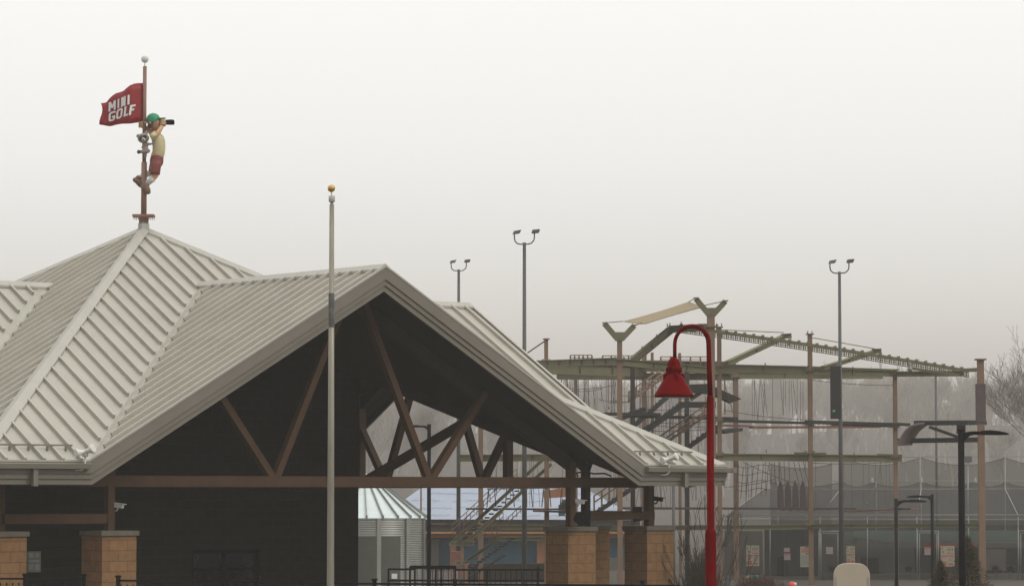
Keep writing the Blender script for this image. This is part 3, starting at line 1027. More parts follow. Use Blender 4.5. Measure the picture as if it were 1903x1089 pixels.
# bell shade, hung from a collar
XS = P(1252.5, 700, LY).x
b = MB()
prof = [(.001, 663), (5, 664), (9.5, 669), (12.3, 675), (13.2, 682), (14.2, 683), (14.2, 692), (13.2, 693)]
b.lathe([(max(px(r, LY), .001), lz(v)) for r, v in prof], (XS, LY, 0), 28)
for i in range(28):
    a = 2 * math.pi * i / 28
    b.box((XS + px(14.2, LY) * math.cos(a), LY + px(14.2, LY) * math.sin(a), lz(687.5)), .008, .008, px(8.6, LY))
b.build('lamp_collar', M['lampred'], t)
b = MB()
prof = [(13.2, 693), (13.5, 697), (16, 699), (22, 709), (33.5, 728), (36.3, 732.5), (37, 734.5), (36.6, 737.5), (35.5, 738), (34, 735), (15, 706)]
b.lathe([(px(r, LY), lz(v)) for r, v in prof], (XS, LY, 0), 36)
for i in range(4):
    a = math.pi / 4 * (2 * i) + .25
    cx_, cy_ = math.cos(a), math.sin(a)
    b.tube([(XS + px(15, LY) * cx_, LY + px(15, LY) * cy_, lz(693)), (XS + px(17.5, LY) * cx_, LY + px(17.5, LY) * cy_, lz(698)), (XS + px(17.5, LY) * cx_, LY + px(17.5, LY) * cy_, lz(704)), (XS + px(20, LY) * cx_, LY + px(20, LY) * cy_, lz(711))], [.012, .026, .022, .006], 10)
b.build('lamp_shade', M['lampred'], t)
b = MB(); b.lathe([(px(34, LY), lz(736.6)), (px(30, LY), lz(738.2)), (px(15, LY), lz(739.2)), (.001, lz(739.5))], (XS, LY, 0), 32); b.build('lens', M['lampwhite'], t)

# ------------------------------------------------------------------ black area street lamps
def area_lamp(u, vtop, Y, wpx, side, Lh, label, grp='black area lamps in the park'):
    t = empty('area_lamp', (P(u, HOR, Y).x, Y, 0), label, 'street lamp', grp)
    top = P(u, vtop, Y)
    X = top.x
    b = MB(); b.tube([(X, Y, 0), (X, Y, top.z)], [px(wpx, Y) * .56, px(wpx, Y) * .5], 14); b.build('pole', M['black'], t)
    s = side * Lh / 90.0
    def q(a, c_): return P(u + a * s, vtop + c_ * Lh / 90.0, Y)
    b = MB()
    pts = [(4, 4), (14, 2), (24, 1), (36, 1.5), (36, 8), (24, 8), (16, 10), (9, 16), (4, 22)]
    b.prism([q(*p_) + V((0, -.05, 0)) for p_ in pts], (0, .10, 0))
    b.build('arm', M['black'], t)
    b = MB()
    pts = [(34, 1.5), (42, -.5), (54, -1), (70, .5), (84, 3.6), (90, 6.5), (89, 8), (70, 8.4), (34, 8)]
    b.prism([q(*p_) + V((0, -.13, 0)) for p_ in pts], (0, .26, 0))
    b.build('lamp_head', M['black'], t, bevel=.02)
    b = MB(); b.tube([(X, Y, top.z), (X, Y, top.z + .03)], px(wpx, Y) * .56, 14); b.build('pole_cap', M['black'], t)
area_lamp(1786, 800, 60, 12, 1, 88, 'tall black area lamp with its arm pointing right, nearest on the right')
area_lamp(1665, 928, 98, 6.5, 1, 57, 'shorter black area lamp with its arm pointing right over the batting cages')
area_lamp(1732, 920, 100, 6.2, -1, 48, 'black area lamp with its arm pointing left over the batting cages')
area_lamp(797.5, 790, 92, 7, -1, 44, 'black area lamp seen through the gable opening of the pavilion')

# ------------------------------------------------------------------ twin floodlight poles
def flood_pole(u, vtop, Y, w0, w1, hw, label, sc=1.0, extra=None, m='polegrey'):
    t = empty('floodlight_pole', (P(u, HOR, Y).x, Y, 0), label, 'floodlight pole', 'tall twin floodlight poles')
    top = P(u, vtop, Y)
    X = top.x
    b = MB(); b.tube([(X, Y, 0), (X, Y, top.z)], [px(w0, Y) / 2, px(w1, Y) / 2], 12); b.build('pole', M[m], t)
    b = MB()
    def q(a, c_): return P(u + a * sc, vtop + c_ * sc, Y)
    b.tube([q(-18.5, -15), q(-18.5, -8), q(-17, -2), q(-12.5, 2), q(-7, 3), q(0, 3), q(8, 2.6), q(13, 1), q(17.5, -4), q(18.6, -10), q(18.6, -17)], px(1.25 * sc, Y), 8)
    b.build('bracket', M[m], t)
    for sg, cx_, cy_ in ((-1, -15.5, -19), (1, 22, -20.5)):
        b = MB()
        c = q(cx_, cy_)
        ax = V((1, .35 * -sg, -.06 * sg + .12)).normalized()
        ay = ax.cross(ZV).normalized()
        az = ay.cross(ax).normalized() * -1
        az = V((az.x, az.y, abs(az.z)))
        wd, ht = px(15 * sc, Y), px(7 * sc, Y)
        b.prism([c - ax * wd * .5 - az * ht * .5, c + ax * wd * .36 - az * ht * .5, c + ax * wd * .55 + az * ht * .5, c - ax * wd * .36 + az * ht * .5], ay * wd * .5)
        b.build('floodlight_head', M['head'], t, bevel=.02)
    return t
flood_pole(974.5, 451, 105, 10, 6.2, 0, 'tallest twin floodlight pole, rising just behind the right slope of the gable roof')
flood_pole(852.5, 501, 138, 8.5, 5, 0, 'twin floodlight pole rising behind the flat ridge right of the gable peak', sc=.76)
fp = flood_pole(1560, 505, 106, 9.5, 5.4, 0, 'twin floodlight pole carrying a long dark panel among the ropes course', sc=.95, m='polegrey')
b = MB(); q0, q1 = P(1543, 680, 105.4), P(1563, 778, 105.4)
b.box(((q0.x + q1.x) / 2, 105.4, (q0.z + q1.z) / 2), abs(q1.x - q0.x), .18, abs(q1.z - q0.z)); pn = b.build('panel', M['panel'], fp, bevel=.02)
b = MB(); b.lathe([(.05, 0), (.05, .01), (.001, .012)], P(1549.5, 764, 105.28), 14, (V((1, 0, 0)), V((0, 0, 1)), V((0, -1, 0)))); b.build('glint_disc', M['lime'], pn)  # green disc painted in for a light reflection on the panel
# plain pole with a dark top beside the silo and short pole right of the piers
def plain_pole(u, v, Y, w_, label, m='polegrey'):
    X = P(u, v, Y).x
    b = MB(); b.tube([(X, Y, 0), (X, Y, P(u, v, Y).z)], [px(w_, Y) / 2, px(w_, Y) / 2.3], 10)
    b.lathe([(px(w_, Y) * .55, 0), (px(w_, Y) * .55, .06), (.001, .10)], P(u, v, Y), 10)
    b.lathe([(px(w_, Y) * 1.1, 0), (px(w_, Y) * 1.1, .04), (px(w_, Y) * .5, .08)], (X, Y, 0.0), 10)
    return tag(b.build('pole', M[m]), label, 'pole')
plain_pole(1251.5, 880, 86, 6.5, 'slim dark pole beside the bare tree right of the block piers')
plain_pole(782.5, 870, 128, 3.6, 'thin brown pole in front of the pale roof beside the round silo', 'tan')
plain_pole(1739, 700, 150, 5, 'faint grey pole rising behind the curved board of the ropes course')

# ================================================================== ROPES COURSE
rc = empty('ropes_course', (P(1330, HOR, 118).x, 118, 0), 'multi level ropes course of tan posts, sage green beams, stairs and hanging ropes', 'ropes course')
def post(u, vt, Y, w_, m='tan', vb=None, cap=False, parent=rc, name='post'):
    tp = P(u, vt, Y)
    zb = 0 if vb is None else P(u, vb, Y).z
    b = MB()
    ww = px(w_, Y)
    b.box((tp.x, Y, (tp.z + zb) / 2), ww, ww, tp.z - zb)
    if cap:
        b.box((tp.x, Y, tp.z + .02), ww * 1.7, ww * 1.7, .05)
    # clamp collars where the beams meet
    o = b.build(name, M[m], parent, bevel=.012)
    return o
def collar(u, v, Y, w_, h_=10, m='green'):
    b = MB()
    c = P(u, v, Y)
    b.box(c, px(w_ * 1.9, Y), px(w_ * 1.9, Y), px(h_, Y) * .25)
    for s in (-1, 1):
        b.box(c + V((s * px(w_ * .75, Y), -px(w_ * .55, Y), 0)), px(1.6, Y), px(1.6, Y), px(h_, Y))
        b.box(c + V((s * px(w_ * .9, Y), 0, px(h_ * .3, Y))), px(3.0, Y), px(w_ * 1.6, Y), px(1.6, Y))
        b.box(c + V((s * px(w_ * .9, Y), 0, -px(h_ * .3, Y))), px(3.0, Y), px(w_ * 1.6, Y), px(1.6, Y))
    b.build('clamp', M[m], rc)
def ibeam(u0, v0, Y0, u1, v1, Y1, h, m='green', w_=None, name='beam'):
    """I-section: web and two flanges"""
    p0, p1 = P(u0, v0, Y0), P(u1, v1, Y1)
    Y = (Y0 + Y1) / 2
    hh = px(h, Y)
    b = MB()
    b.beam(p0, p1, .04, hh * .82)
    fl = max(hh * .11, .03)
    d = (p1 - p0).normalized()
    a = d.cross(ZV).normalized(); up = a.cross(d).normalized()
    ww = w_ or max(.2, hh * .55)
    b.beam(p0 + up * (hh / 2 - fl / 2), p1 + up * (hh / 2 - fl / 2), ww, fl)
    b.beam(p0 - up * (hh / 2 - fl / 2), p1 - up * (hh / 2 - fl / 2), ww, fl)
    n = max(2, int((p1 - p0).length / 1.6))
    for i in range(1, n):
        q = p0.lerp(p1, i / n)
        b.beam(q - up * hh * .4, q + up * hh * .4, ww * .8, .02, up=d)
    return b.build(name, M[m], rc)
def bar(u0, v0, Y0, u1, v1, Y1, h, m, depth=None, name='rail'):
    b = MB()
    Y = (Y0 + Y1) / 2
    b.beam(P(u0, v0, Y0), P(u1, v1, Y1), depth or px(h, Y), px(h, Y))
    return b.build(name, M[m], rc)
FR, BK = 112.0, 127.0
# posts
post(1015, 631, 124, 7.5, cap=True)
post(893.5, 780, FR + 4, 9)
post(1016, 820, FR + 1, 9)
post(1070, 690, 130, 6.5)
post(1151.5, 631, FR, 9.5)
post(1175.5, 672, 120, 8.5, 'darksteel')
post(1197, 655, BK, 9)
post(1212, 655, BK + 2, 5.5)
post(1263, 656, BK, 5.5)
post(1276, 672, 121, 8.5, 'darksteel')
post(1321, 588, FR, 14)
post(1336.5, 609, FR + 3, 8, cap=True)
post(1347, 707, 128, 3, vb=770)
post(1367, 692, 122, 9.5)
post(1505, 622, FR + 3, 8.5, cap=True)
post(1663, 688, FR + 4, 7.8, cap=True)
post(1822, 669, FR - 2, 12, cap=True)
pp = post(1822, 713, FR - 2, 17, 'pad', vb=785, name='post_padding')
post(1337, 760, FR + 6, 5)
post(1196, 870, 126, 8)
post(859, 1008, FR, 6)
post(866, 1048, FR - 2, 6)
for (u, v, Y, w_) in ((1015, 672, 124, 7.5), (1151, 668, FR, 10), (1336.5, 680, FR + 3, 8), (1367, 700, 122, 9), (1505, 688, FR + 3, 8.5), (1505, 842, FR + 3, 8.5), (1505, 975, FR + 3, 8.5),
                       (1663, 695, FR + 4, 8), (1663, 849, FR + 4, 8), (1321, 607, FR, 13), (1336.5, 782, FR + 3, 8), (1505, 788, FR + 3, 8), (1336.5, 845, FR + 3, 8), (1663, 790, FR + 4, 8), (893.5, 979, FR + 4, 9), (1016, 850, FR + 1, 9)):
    collar(u, v, Y, w_)
# top level ring
ibeam(1000, 676, 124, 1151, 671, FR, 13)
ibeam(1015, 684, 124, 1197, 690, BK, 22)
ibeam(1035, 699, 130, 1367, 700, 124, 13)
ibeam(1151, 673, FR, 1336, 690, FR + 3, 13)
ibeam(1197, 680, BK, 1367, 683, 122, 22)
ibeam(1336, 684, FR + 3, 1505, 688, FR + 3, 15)
ibeam(1367, 697, 122, 1640, 697, 124, 14)
ibeam(1505, 690, FR + 3, 1663, 694, FR + 4, 12)
ibeam(1663, 695, FR + 4, 1790, 694, FR, 10)
ibeam(1663, 690, FR + 4, 1500, 684, 126, 8)
bar(1790, 688, FR, 1822, 687, FR - 2, 7, 'green')
# raised arms
ibeam(1175, 671, FR + 1, 1246, 613, FR + 2, 13, name='raised_beam')
ibeam(1244, 612, FR + 2, 1316, 608, FR + 1, 13, name='raised_beam')
ibeam(1352, 675, FR + 3, 1455, 627, 118, 9, name='raised_beam')
ibeam(1452, 625, 118, 1471, 624, 118, 9, name='raised_beam')
ibeam(1530, 684, FR + 3, 1622, 655, 118, 8, name='raised_beam')
ibeam(1620, 653, 118, 1638, 652, 118, 9, name='raised_beam')
bar(1338, 613, FR + 3, 1456, 618, 118, 1.6, 'green')
bar(1507, 627, FR + 3, 1626, 648, 118, 1.4, 'green')
bar(1466, 630, 118, 1466, 642, 118, 3, 'green')
bar(1632, 658, 118, 1632, 668, 118, 3, 'green')
bar(980, 656, 122, 1012, 634, 124, 1.8, 'darksteel')
# zip rail with its teeth
b = MB()
def zr(t_): return P(1262 + (1800 - 1262) * t_, 607 + (690 - 607) * t_ + 5 * math.sin(t_ * math.pi) * -.6, 114 + 0 * t_)
N = 64
for i in range(N):
    b.beam(zr(i / N), zr((i + 1) / N), .16, px(6.5, 114))
    b.beam(zr(i / N) - V((0, .0, px(6.5, 114))), zr((i + 1) / N) - V((0, 0, px(6.5, 114))), .05, px(1.3, 114))
    b.beam(zr(i / N) - V((0, .0, px(10.5, 114))), zr((i + 1) / N) - V((0, 0, px(10.5, 114))), .05, px(1.5, 114))
    q = zr((i + .5) / N)
    b.box(q + V((0, 0, px(-7, 114))), px(2.2, 114), .06, px(9, 114))
    q2 = zr((i + .95) / N)
    b.box(q2 + V((0, 0, px(-7, 114))), px(1.3, 114), .06, px(9, 114))
    if i % 2 == 0:
        b.box(q + V((0, 0, px(3.2, 114))), px(5.0, 114), .2, px(5.5, 114))
b.build('zip_rail', M['green'], rc)
bar(1690, 684, 113, 1785, 697, 112, 5, 'green')
b = MB(); b.ball(P(1691, 686, 112), px(5, 112), 10); b.box(P(1690, 676, 112), px(4, 112), .1, px(10, 112)); b.build('zip_trolley', M['galv'], rc)
# V brackets with gusset
def vbracket(u, v, Y, arm_l, arm_r):
    b = MB()
    b.beam(P(u - 3, v, Y), P(*arm_l, Y), .2, px(5, Y), up=(0, 1, 0))
    b.beam(P(u + 3, v, Y), P(*arm_r, Y), .2, px(4.6, Y), up=(0, 1, 0))
    b.prism([P(u - 4, v, Y), P(u - 13, v - 14, Y), P(u + 13, v - 14, Y), P(u + 4, v, Y)], (0, .06, 0))
    b.box(P(u, v + 1, Y), px(15, Y), .3, px(3, Y))
    b.beam(P(arm_l[0] - 4, arm_l[1] - 1, Y), P(arm_l[0] + 5, arm_l[1] - 1, Y), .25, px(1.8, Y))
    b.beam(P(arm_r[0] - 4, arm_r[1] - 1, Y), P(arm_r[0] + 5, arm_r[1] - 1, Y), .25, px(1.8, Y))
    o = b.build('v_bracket', M['green'], rc)
vbracket(1151.5, 631, FR, (1123, 601), (1179, 605))
vbracket(1321.5, 586, FR, (1293, 555), (1348, 560))
# sail
sq = [P(1152, 597.5, FR), P(1192, 599.5, FR + 2)]
b = MB()
N = 14
rows = []
for i in range(N + 1):
    s = i / N
    tu = 1158 + (1280 - 1158) * s; tv = 597 + (560.5 - 597) * s + 1.6 * math.sin(math.pi * s)
    bu = 1193 + (1307 - 1193) * s; bv = 601.5 + (568 - 601.5) * s - 1.0 * math.sin(math.pi * s) + (2 if i else 0)
    rows.append([P(tu + (bu - tu) * j / 4, tv + (bv - tv) * j / 4, FR + 3.0 * (1 - j / 4) * 1.0) for j in range(5)])
vs = [p for r in rows for p in r] + [p + V((0, 0, -.02)) for r in rows for p in r]
fs = []
for i in range(N):
    for j in range(4):
        a = i * 5 + j
        fs.append((a, a + 1, a + 6, a + 5)); fs.append((a + 75, a + 76, a + 81, a + 80))
b.add(vs, fs, True)
ts = empty('shade_sail', P(1225, 585, FR + 1.5), 'tan shade sail stretched between the two V brackets of the ropes course', 'shade sail')
b.build('cloth', M['sail'], ts)
b = MB()
for a, c in (((1123, 600, FR), (1158, 597, FR + 3)), ((1181, 604, FR), (1193, 600, FR)), ((1280, 561, FR + 3), (1292, 554, FR)), ((1307, 568, FR), (1349, 559, FR))):
    b.tube([P(*a), P(*c)], px(.8, FR), 5)
b.build('cord', M['rope'], ts)
# mid and low walkways
bar(1120, 769, FR + 2, 1212, 770, 118, 5, 'darksteel', .7, 'walkway')
bar(1175, 773, 118, 1363, 778, 120, 5, 'darksteel', .7, 'walkway')
bar(1345, 782, FR + 3, 1505, 786, FR + 3, 4.5, 'darksteel', .5, 'walkway')
bar(1500, 784, FR + 3, 1665, 789, FR + 4, 6, 'darksteel', .5, 'walkway')
bar(1545, 789, FR + 4, 1665, 792, FR + 4, 4, 'rust', .5, 'walkway')
bar(1336, 790, 121, 1400, 792, 121, 3, 'rust', .5, 'walkway')
bar(1395, 794, 121, 1632, 793, 122, 4, 'rust', .5, 'walkway')
bar(1665, 788, FR + 4, 1690, 789, FR + 4, 5, 'darksteel', .5, 'walkway')
bar(1336, 803, 118, 1369, 798, 120, 6, 'darksteel', .5, 'walkway')
ibeam(1328, 849, FR + 3, 1676, 852, FR + 4, 13)
ibeam(1476, 842, FR + 3, 1535, 843, FR + 3, 4)
ibeam(1630, 845, FR + 4, 1676, 846, FR + 4, 4)
ibeam(855, 851, FR + 5, 1060, 850, FR + 1, 13)
bar(866, 945, FR, 1070, 946, FR, 3.2, 'darksteel', .8, 'walkway')
bar(1000, 949, FR + 1, 1065, 951, FR, 3.2, 'rust', .6, 'walkway')
bar(1150, 944, 118, 1590, 945, 118, 4.2, 'pad', .6, 'walkway')
bar(1575, 950, 118, 1700, 945, 116, 2.2, 'rust', .5, 'walkway')
bar(1660, 944, 116, 1690, 945, 116, 2, 'darksteel', .5, 'walkway')
ibeam(885, 979, FR + 4, 1014, 979, FR + 4, 9)
ibeam(925, 1001, FR + 6, 1014, 1000, FR + 6, 8)
ibeam(1135, 980, 119, 1336, 980, 119, 9)
ibeam(1330, 980, FR + 3, 1505, 978, FR + 3, 9)
ibeam(1505, 977, FR + 3, 1880 - 60, 976, FR - 2, 8)
# right-hand platform with curved board
ibeam(1669, 819, FR + 1, 1818, 817, FR - 1, 9, 'darksteel')
bar(1716, 786, FR + 1, 1816, 785, FR - 1, 8, 'darksteel', 1.0, 'platform')
bar(1727, 793, FR, 1792, 816, FR, 5, 'darksteel', .2, 'brace')
bar(1786, 790, FR, 1786, 806, FR, 9, 'darksteel', .3, 'brace')
b = MB()
cur = [(1668, 824), (1674, 810), (1682, 798), (1692, 790), (1704, 786), (1718, 785)]
vs = []
for (u, v) in cur:
    vs += [P(u, v, FR - .4), P(u + 27 * (1 if u < 1700 else .8), v - 1, FR - .4 + 1.3)]
vs2 = [p - V((0, 0, .08)) for p in vs]
n = len(vs)
fs = []
for i in range(len(cur) - 1):
    a = 2 * i
    fs += [(a, a + 1, a + 3, a + 2), (n + a, n + a + 2, n + a + 3, n + a + 1), (a, a + 2, n + a + 2, n + a), (a + 1, n + a + 1, n + a + 3, a + 3)]
b.add(vs + vs2, fs, True)
b.build('curved_board', M['pink'], rc)
# stairs
def stair(u0, v0, u1, v1, Y0, Y1, h, m, steps, depth=1.2, rails=None, railm='tan', bal=True):
    b = MB()
    Ym = (Y0 + Y1) / 2
    for dy in (0, depth):
        b.beam(P(u0, v0, Y0) + V((0, dy, 0)), P(u1, v1, Y1) + V((0, dy, 0)), .06, px(h, Ym))
    for i in range(steps):
        s = (i + .5) / steps
        p = P(u0, v0, Y0).lerp(P(u1, v1, Y1), s)
        b.box(p + V((0, depth / 2, px(h * .42, Ym))), px(abs(u1 - u0), Ym) / steps * 1.1, depth, .05)
    st_ = b.build('stair_flight', M[m], rc)
    if rails:
        b = MB()
        for dy in (0, depth):
            for rh in rails:
                up = V((0, 0, px(rh, Ym)))
                b.tube([P(u0, v0, Y0) + V((0, dy, 0)) + up, P(u1, v1, Y1) + V((0, dy, 0)) + up], px(1.0, Ym), 6)
            k = 6
            for i in range(k + 1):
                p = P(u0, v0, Y0).lerp(P(u1, v1, Y1), i / k) + V((0, dy, 0))
                b.tube([p, p + V((0, 0, px(max(rails), Ym)))], px(1.0, Ym), 5)
        b.build('stair_rail', M[railm], st_)
stair(1172, 820, 1268, 752, 116, 117, 11, 'darksteel', 12, 1.2, None)
bar(1262, 752, 117, 1330, 752, 117, 11, 'darksteel', .2)
stair(1180, 790, 1240, 738, 120, 121, 8, 'darksteel', 9, 1.2, None)
stair(1170, 745, 1250, 690, 122, 124, 4, 'tan', 9, 1.2, (8, 18))
stair(1140, 782, 1200, 760, 118, 118, 8, 'darksteel', 6, 1.0, None)
stair(1215, 838, 1328, 762, 118, 116, 3, 'tan', 12, 1.2, (9, 20))
stair(1270, 838, 1335, 792, 120, 118, 7, 'darksteel', 7, 1.2, None)
stair(1105, 955, 1190, 898, 119, 119, 7, 'darksteel', 10, 1.2, (22, 34))
# landing panels / canopy
b = MB(); b.prism([P(1283, 714, 118), P(1316, 713, 118), P(1378, 741, 118), P(1360, 748, 118), P(1322, 731, 118), P(1284, 727, 118)], (0, 1.4, 0)); b.build('canopy', M['darksteel'], rc)
bar(1283, 742, 119, 1305, 727, 119, 8, 'green')
# railings of the top platform
for (u0, u1, v, Y) in ((1120, 1200, 661, 118), (1228, 1320, 663, 121), (1060, 1100, 660, 119)):
    b = MB()
    b.beam(P(u0, v, Y), P(u1, v, Y), .06, px(1.6, Y)); b.beam(P(u0, v + 5, Y), P(u1, v + 5, Y), .05, px(1.2, Y))
    k = 5
    for i in range(k + 1):
        uu = u0 + (u1 - u0) * i / k
        b.beam(P(uu, v, Y), P(uu, v + 12, Y), .06, px(2.2, Y))
    b.build('railing', M['rust'] if u0 > 1200 else M['tan'], rc)
# pavilion-side stairs (green stringers)
for (u0, v0, u1, v1) in ((840, 1008, 958, 902), (866, 1008, 985, 900), (862, 1046, 926, 1002), (955, 904, 1015, 848), (968, 912, 1025, 862)):
    Y = FR + random.uniform(-1, 3)
    ibeam(u0, v0, Y, u1, v1, Y, 6.5, 'green', .25, 'stair_stringer')
b = MB()
for i in range(16):
    s = i / 15
    b.box(P(858 + 118 * s, 1004 - 106 * s, FR + 1.0), px(9, FR), 1.4, .05)
b.build('stair_treads', M['darksteel'], rc)
b = MB()
for i in range(13):
    s = i / 12
    b.box(P(872 + 80 * s, 1058 - 58 * s, FR + 1.5), px(9, FR), 1.6, .06)
b.beam(P(850, 1085, FR), P(940, 1030, FR), 1.0, px(4, FR))
b.build('stair_treads', M['darksteel'], rc)
ibeam(838, 1010, FR, 882, 1009, FR, 8)
ibeam(845, 1046, FR, 872, 1045, FR, 8)
for (u0, v0, u1, v1) in ((840, 985, 950, 882), (862, 975, 960, 880), (880, 1008, 935, 960), (908, 1005, 968, 948)):
    b = MB()
    for o_ in (0, 9):
        b.tube([P(u0, v0 - o_, FR + 2), P(u1, v1 - o_, FR + 2)], px(.8, FR), 5)
    for i in range(9):
        s = i / 8
        b.tube([P(u0 + (u1 - u0) * s, v0 + (v1 - v0) * s + 6, FR + 2), P(u0 + (u1 - u0) * s, v0 + (v1 - v0) * s - 9, FR + 2)], px(.7, FR), 5)
    b.build('stair_rail', M['tan'], rc)
b = MB()
for i in range(9):
    u = 905 + i * 17
    b.tube([P(u, 942, FR), P(u + 3 * (-1) ** i, 908, FR)], px(1.0, FR), 5)
b.tube([P(905, 908, FR), P(1040, 906, FR)], px(1.0, FR), 5)
b.build('railing', M['darksteel'], rc)
b = MB(); b.box(P(908, 982, FR + 1), px(11, FR), .03, px(6, FR)); b.box(P(920, 982, FR + 1), px(10, FR), .03, px(4.5, FR)); b.build('level_plate', M['shedlight'], rc)
for (u, v) in ((837, 1011), (845, 1011), (847, 1046), (858, 1046)):
    b = MB(); b.box(P(u, v, FR - .5), px(5, FR), .03, px(6, FR)); b.build('level_plate', M['shedlight'], rc)
# hanging ropes, bay by bay
rnd = random.Random(11)
ROPES = [0]
def ropes(u0, u1, v0, v1, Y0, Y1, n, slant, th=.75, knots=False):
    b = MB()
    for i in range(n):
        u = rnd.uniform(u0, u1); Y = rnd.uniform(Y0, Y1)
        d = rnd.choice([0, 0, 0, 1, -1]) * rnd.uniform(.3, 1) * slant
        ve = v1 - (v1 - v0) * rnd.choice([0, 0, 0, .35, .15])
        b.tube([P(u, v0, Y), P(u + d * .5, (v0 + ve) / 2, Y - .02), P(u + d, ve, Y)], px(th, Y) * .5, 4, False)
        if knots and rnd.random() < .4:
            b.box(P(u + d, ve, Y), px(2.5, Y), .1, px(4, Y))
        if ROPES[0] < 92:
            ROPES[0] += 1
            b.build('rope', M['rope'], rc)
            b = MB()
    if b.v: tag(b.build('hanging_ropes', M['rope'], rc), kind='stuff')
ropes(1394, 1436, 705, 783, 116, 120, 9, 9)
ropes(1450, 1500, 705, 783, 116, 120, 9, 12)
ropes(1040, 1145, 703, 768, 116, 128, 44, 14, knots=True)
ropes(1155, 1330, 705, 850, 118, 128, 34, 8)
ropes(905, 1050, 857, 942, 116, 120, 14, 5)
ropes(1380, 1500, 858, 942, 118, 124, 9, 4)
ropes(1510, 1660, 858, 945, 118, 124, 12, 16)
ropes(1130, 1330, 860, 942, 116, 126, 44, 14)
ropes(1200, 1330, 770, 860, 118, 126, 22, 6)
# slack foot ropes under the walkways
for (u0, v0, u1, v1, Y) in ((1060, 722, 1140, 716, 118), (1060, 726, 1120, 722, 119), (1112, 742, 1170, 746, 117), (1130, 748, 1175, 744, 118), (1210, 790, 1330, 792, 119), (1205, 800, 1325, 796, 119), (1345, 762, 1500, 780, 117), (1215, 785, 1330, 782, 120),
                            (1170, 758, 1325, 762, 121), (1155, 735, 1300, 733, 124), (1345, 705, 1367, 780, 118), (1500, 705, 1663, 716, 122), (1380, 858, 1500, 905, 121), (1510, 860, 1660, 858, 120), (1345, 905, 1440, 890, 121), (1190, 705, 1320, 760, 120)):
    pts = []
    for i in range(9):
        s = i / 8
        pts.append(P(u0 + (u1 - u0) * s, v0 + (v1 - v0) * s + 3 * math.sin(math.pi * s), Y))
    b = MB(); b.tube(pts, px(.55, Y), 4); b.build('slack_rope', M['rope'], rc)
# climbing net with knots
b = MB()
NX, NZ = 6, 4
def np_(i, j): return P(1372 + 56 * i / NX - (0 if j < 3 else 0) + (j * -1.2), 866 + 14.5 * j + 3 * math.sin(i), 117 + .2 * i)
for i in range(NX + 1):
    b.tube([np_(i, j) for j in range(NZ + 1)], px(.55, 117), 4)
for j in range(NZ):
    b.tube([np_(i, j) for i in range(NX + 1)], px(.55, 117), 4)
    for i in range(NX + 1): b.ball(np_(i, j), px(1.2, 117), 6)
for i in range(8):
    u = 1430 + i * 9
    b.tube([P(u, 858, 118), P(u + (10 if i > 4 else 2), 900, 118)], px(.6, 118), 4)
    b.ball(P(u + 1, 873, 118), px(1.3, 118), 6)
b.build('climbing_net', M['rope'], rc)
for i in range(5):
    b = MB()
    u = 1450 + i * 14
    b.prism([P(u, 892, 119), P(u + 5, 905, 119), P(u + 8, 950, 119), P(u - 4, 945, 119), P(u - 4, 905, 119)], (0, .3, 0))
    b.build('hanging_bag', M['pad'], rc)
for i, (u, v, Y) in enumerate([(1193, 646, FR + 1), (1220, 624, FR + 1), (1240, 604, FR + 1), (1245, 603, FR + 1), (1266, 601, FR + 1), (1300, 604, FR + 1), (1083, 664, 118), (1422, 677, 115), (1585, 684, 115), (1424, 838, 115), (1587, 843, 115),
                              (1332, 604, FR + 3), (1341, 604, FR + 3), (1501, 618, FR + 3), (1509, 618, FR + 3), (1611, 935, 115)]):
    b = MB(); b.tube([P(u, v + 3, Y), P(u, v - 3, Y)], px(1, Y), 6)
    b.build('lifting_lug', M['green'], rc)

# ================================================================== BATTING CAGES
def pipes(t, L, name='pipe', r=1.0, m='galv'):
    b = MB()
    for (a, c) in L:
        b.tube([P(*a), P(*c)], px(r, (a[2] + c[2]) / 2), 6)
    return b.build(name, M[m], t)
CY0, CY1 = 124.0, 136.0
cg = empty('batting_cage', (P(1640, HOR, CY0).x, CY0, 0), 'long batting cage of galvanised pipe frames under dark sagging nets', 'batting cage')
pipes(cg, [((1340, 965, CY0), (1903 + 40, 965, CY0)), ((1345, 957, CY0), (1943, 956, CY0))], 'front_rail', .75)
pipes(cg, [((1358, 1083, CY0), (1500, 1084, CY0)), ((1520, 1084, CY0), (1943, 1083, CY0))], 'base_rail', .7)
pipes(cg, [((1418, 909, 130), (1943, 908, 130))], 'upper_rail', .75)
pipes(cg, [((1440, 894, 137), (1943, 893, 137))], 'rear_rail', .7)
pipes(cg, [((1662, 849, 146), (1943, 848, 146))], 'high_rail', .7)
for a, c in (((1345, 960, CY0), (1420, 908, 130)), ((1519, 965, CY0), (1562, 908, 130)), ((1702, 965, CY0), (1712, 908, 130)), ((1892, 957, CY0), (1868, 908, 130))):
    pipes(cg, [(a, c)], 'rafter', .9)
for u in (1345, 1431, 1524, 1612, 1704, 1800, 1892):
    pipes(cg, [((u, 960, CY0), (u, 1084, CY0))], 'upright', .9)
for u in (1446, 1628, 1712, 1868):
    pipes(cg, [((u, 894, 137), (u, 1060, 137))], 'rear_upright', 1.0)
for u in (1421, 1621, 1712, 1812):
    b = MB(); b.lathe([(.07, -.1), (.05, .1), (.001, .12)], P(u, 892, 137), 8); b.build('finial', M['galv'], cg)
for u in (1710, 1868):
    pipes(cg, [((u, 840, 146), (u, 1050, 146))], 'high_upright', 1.1)
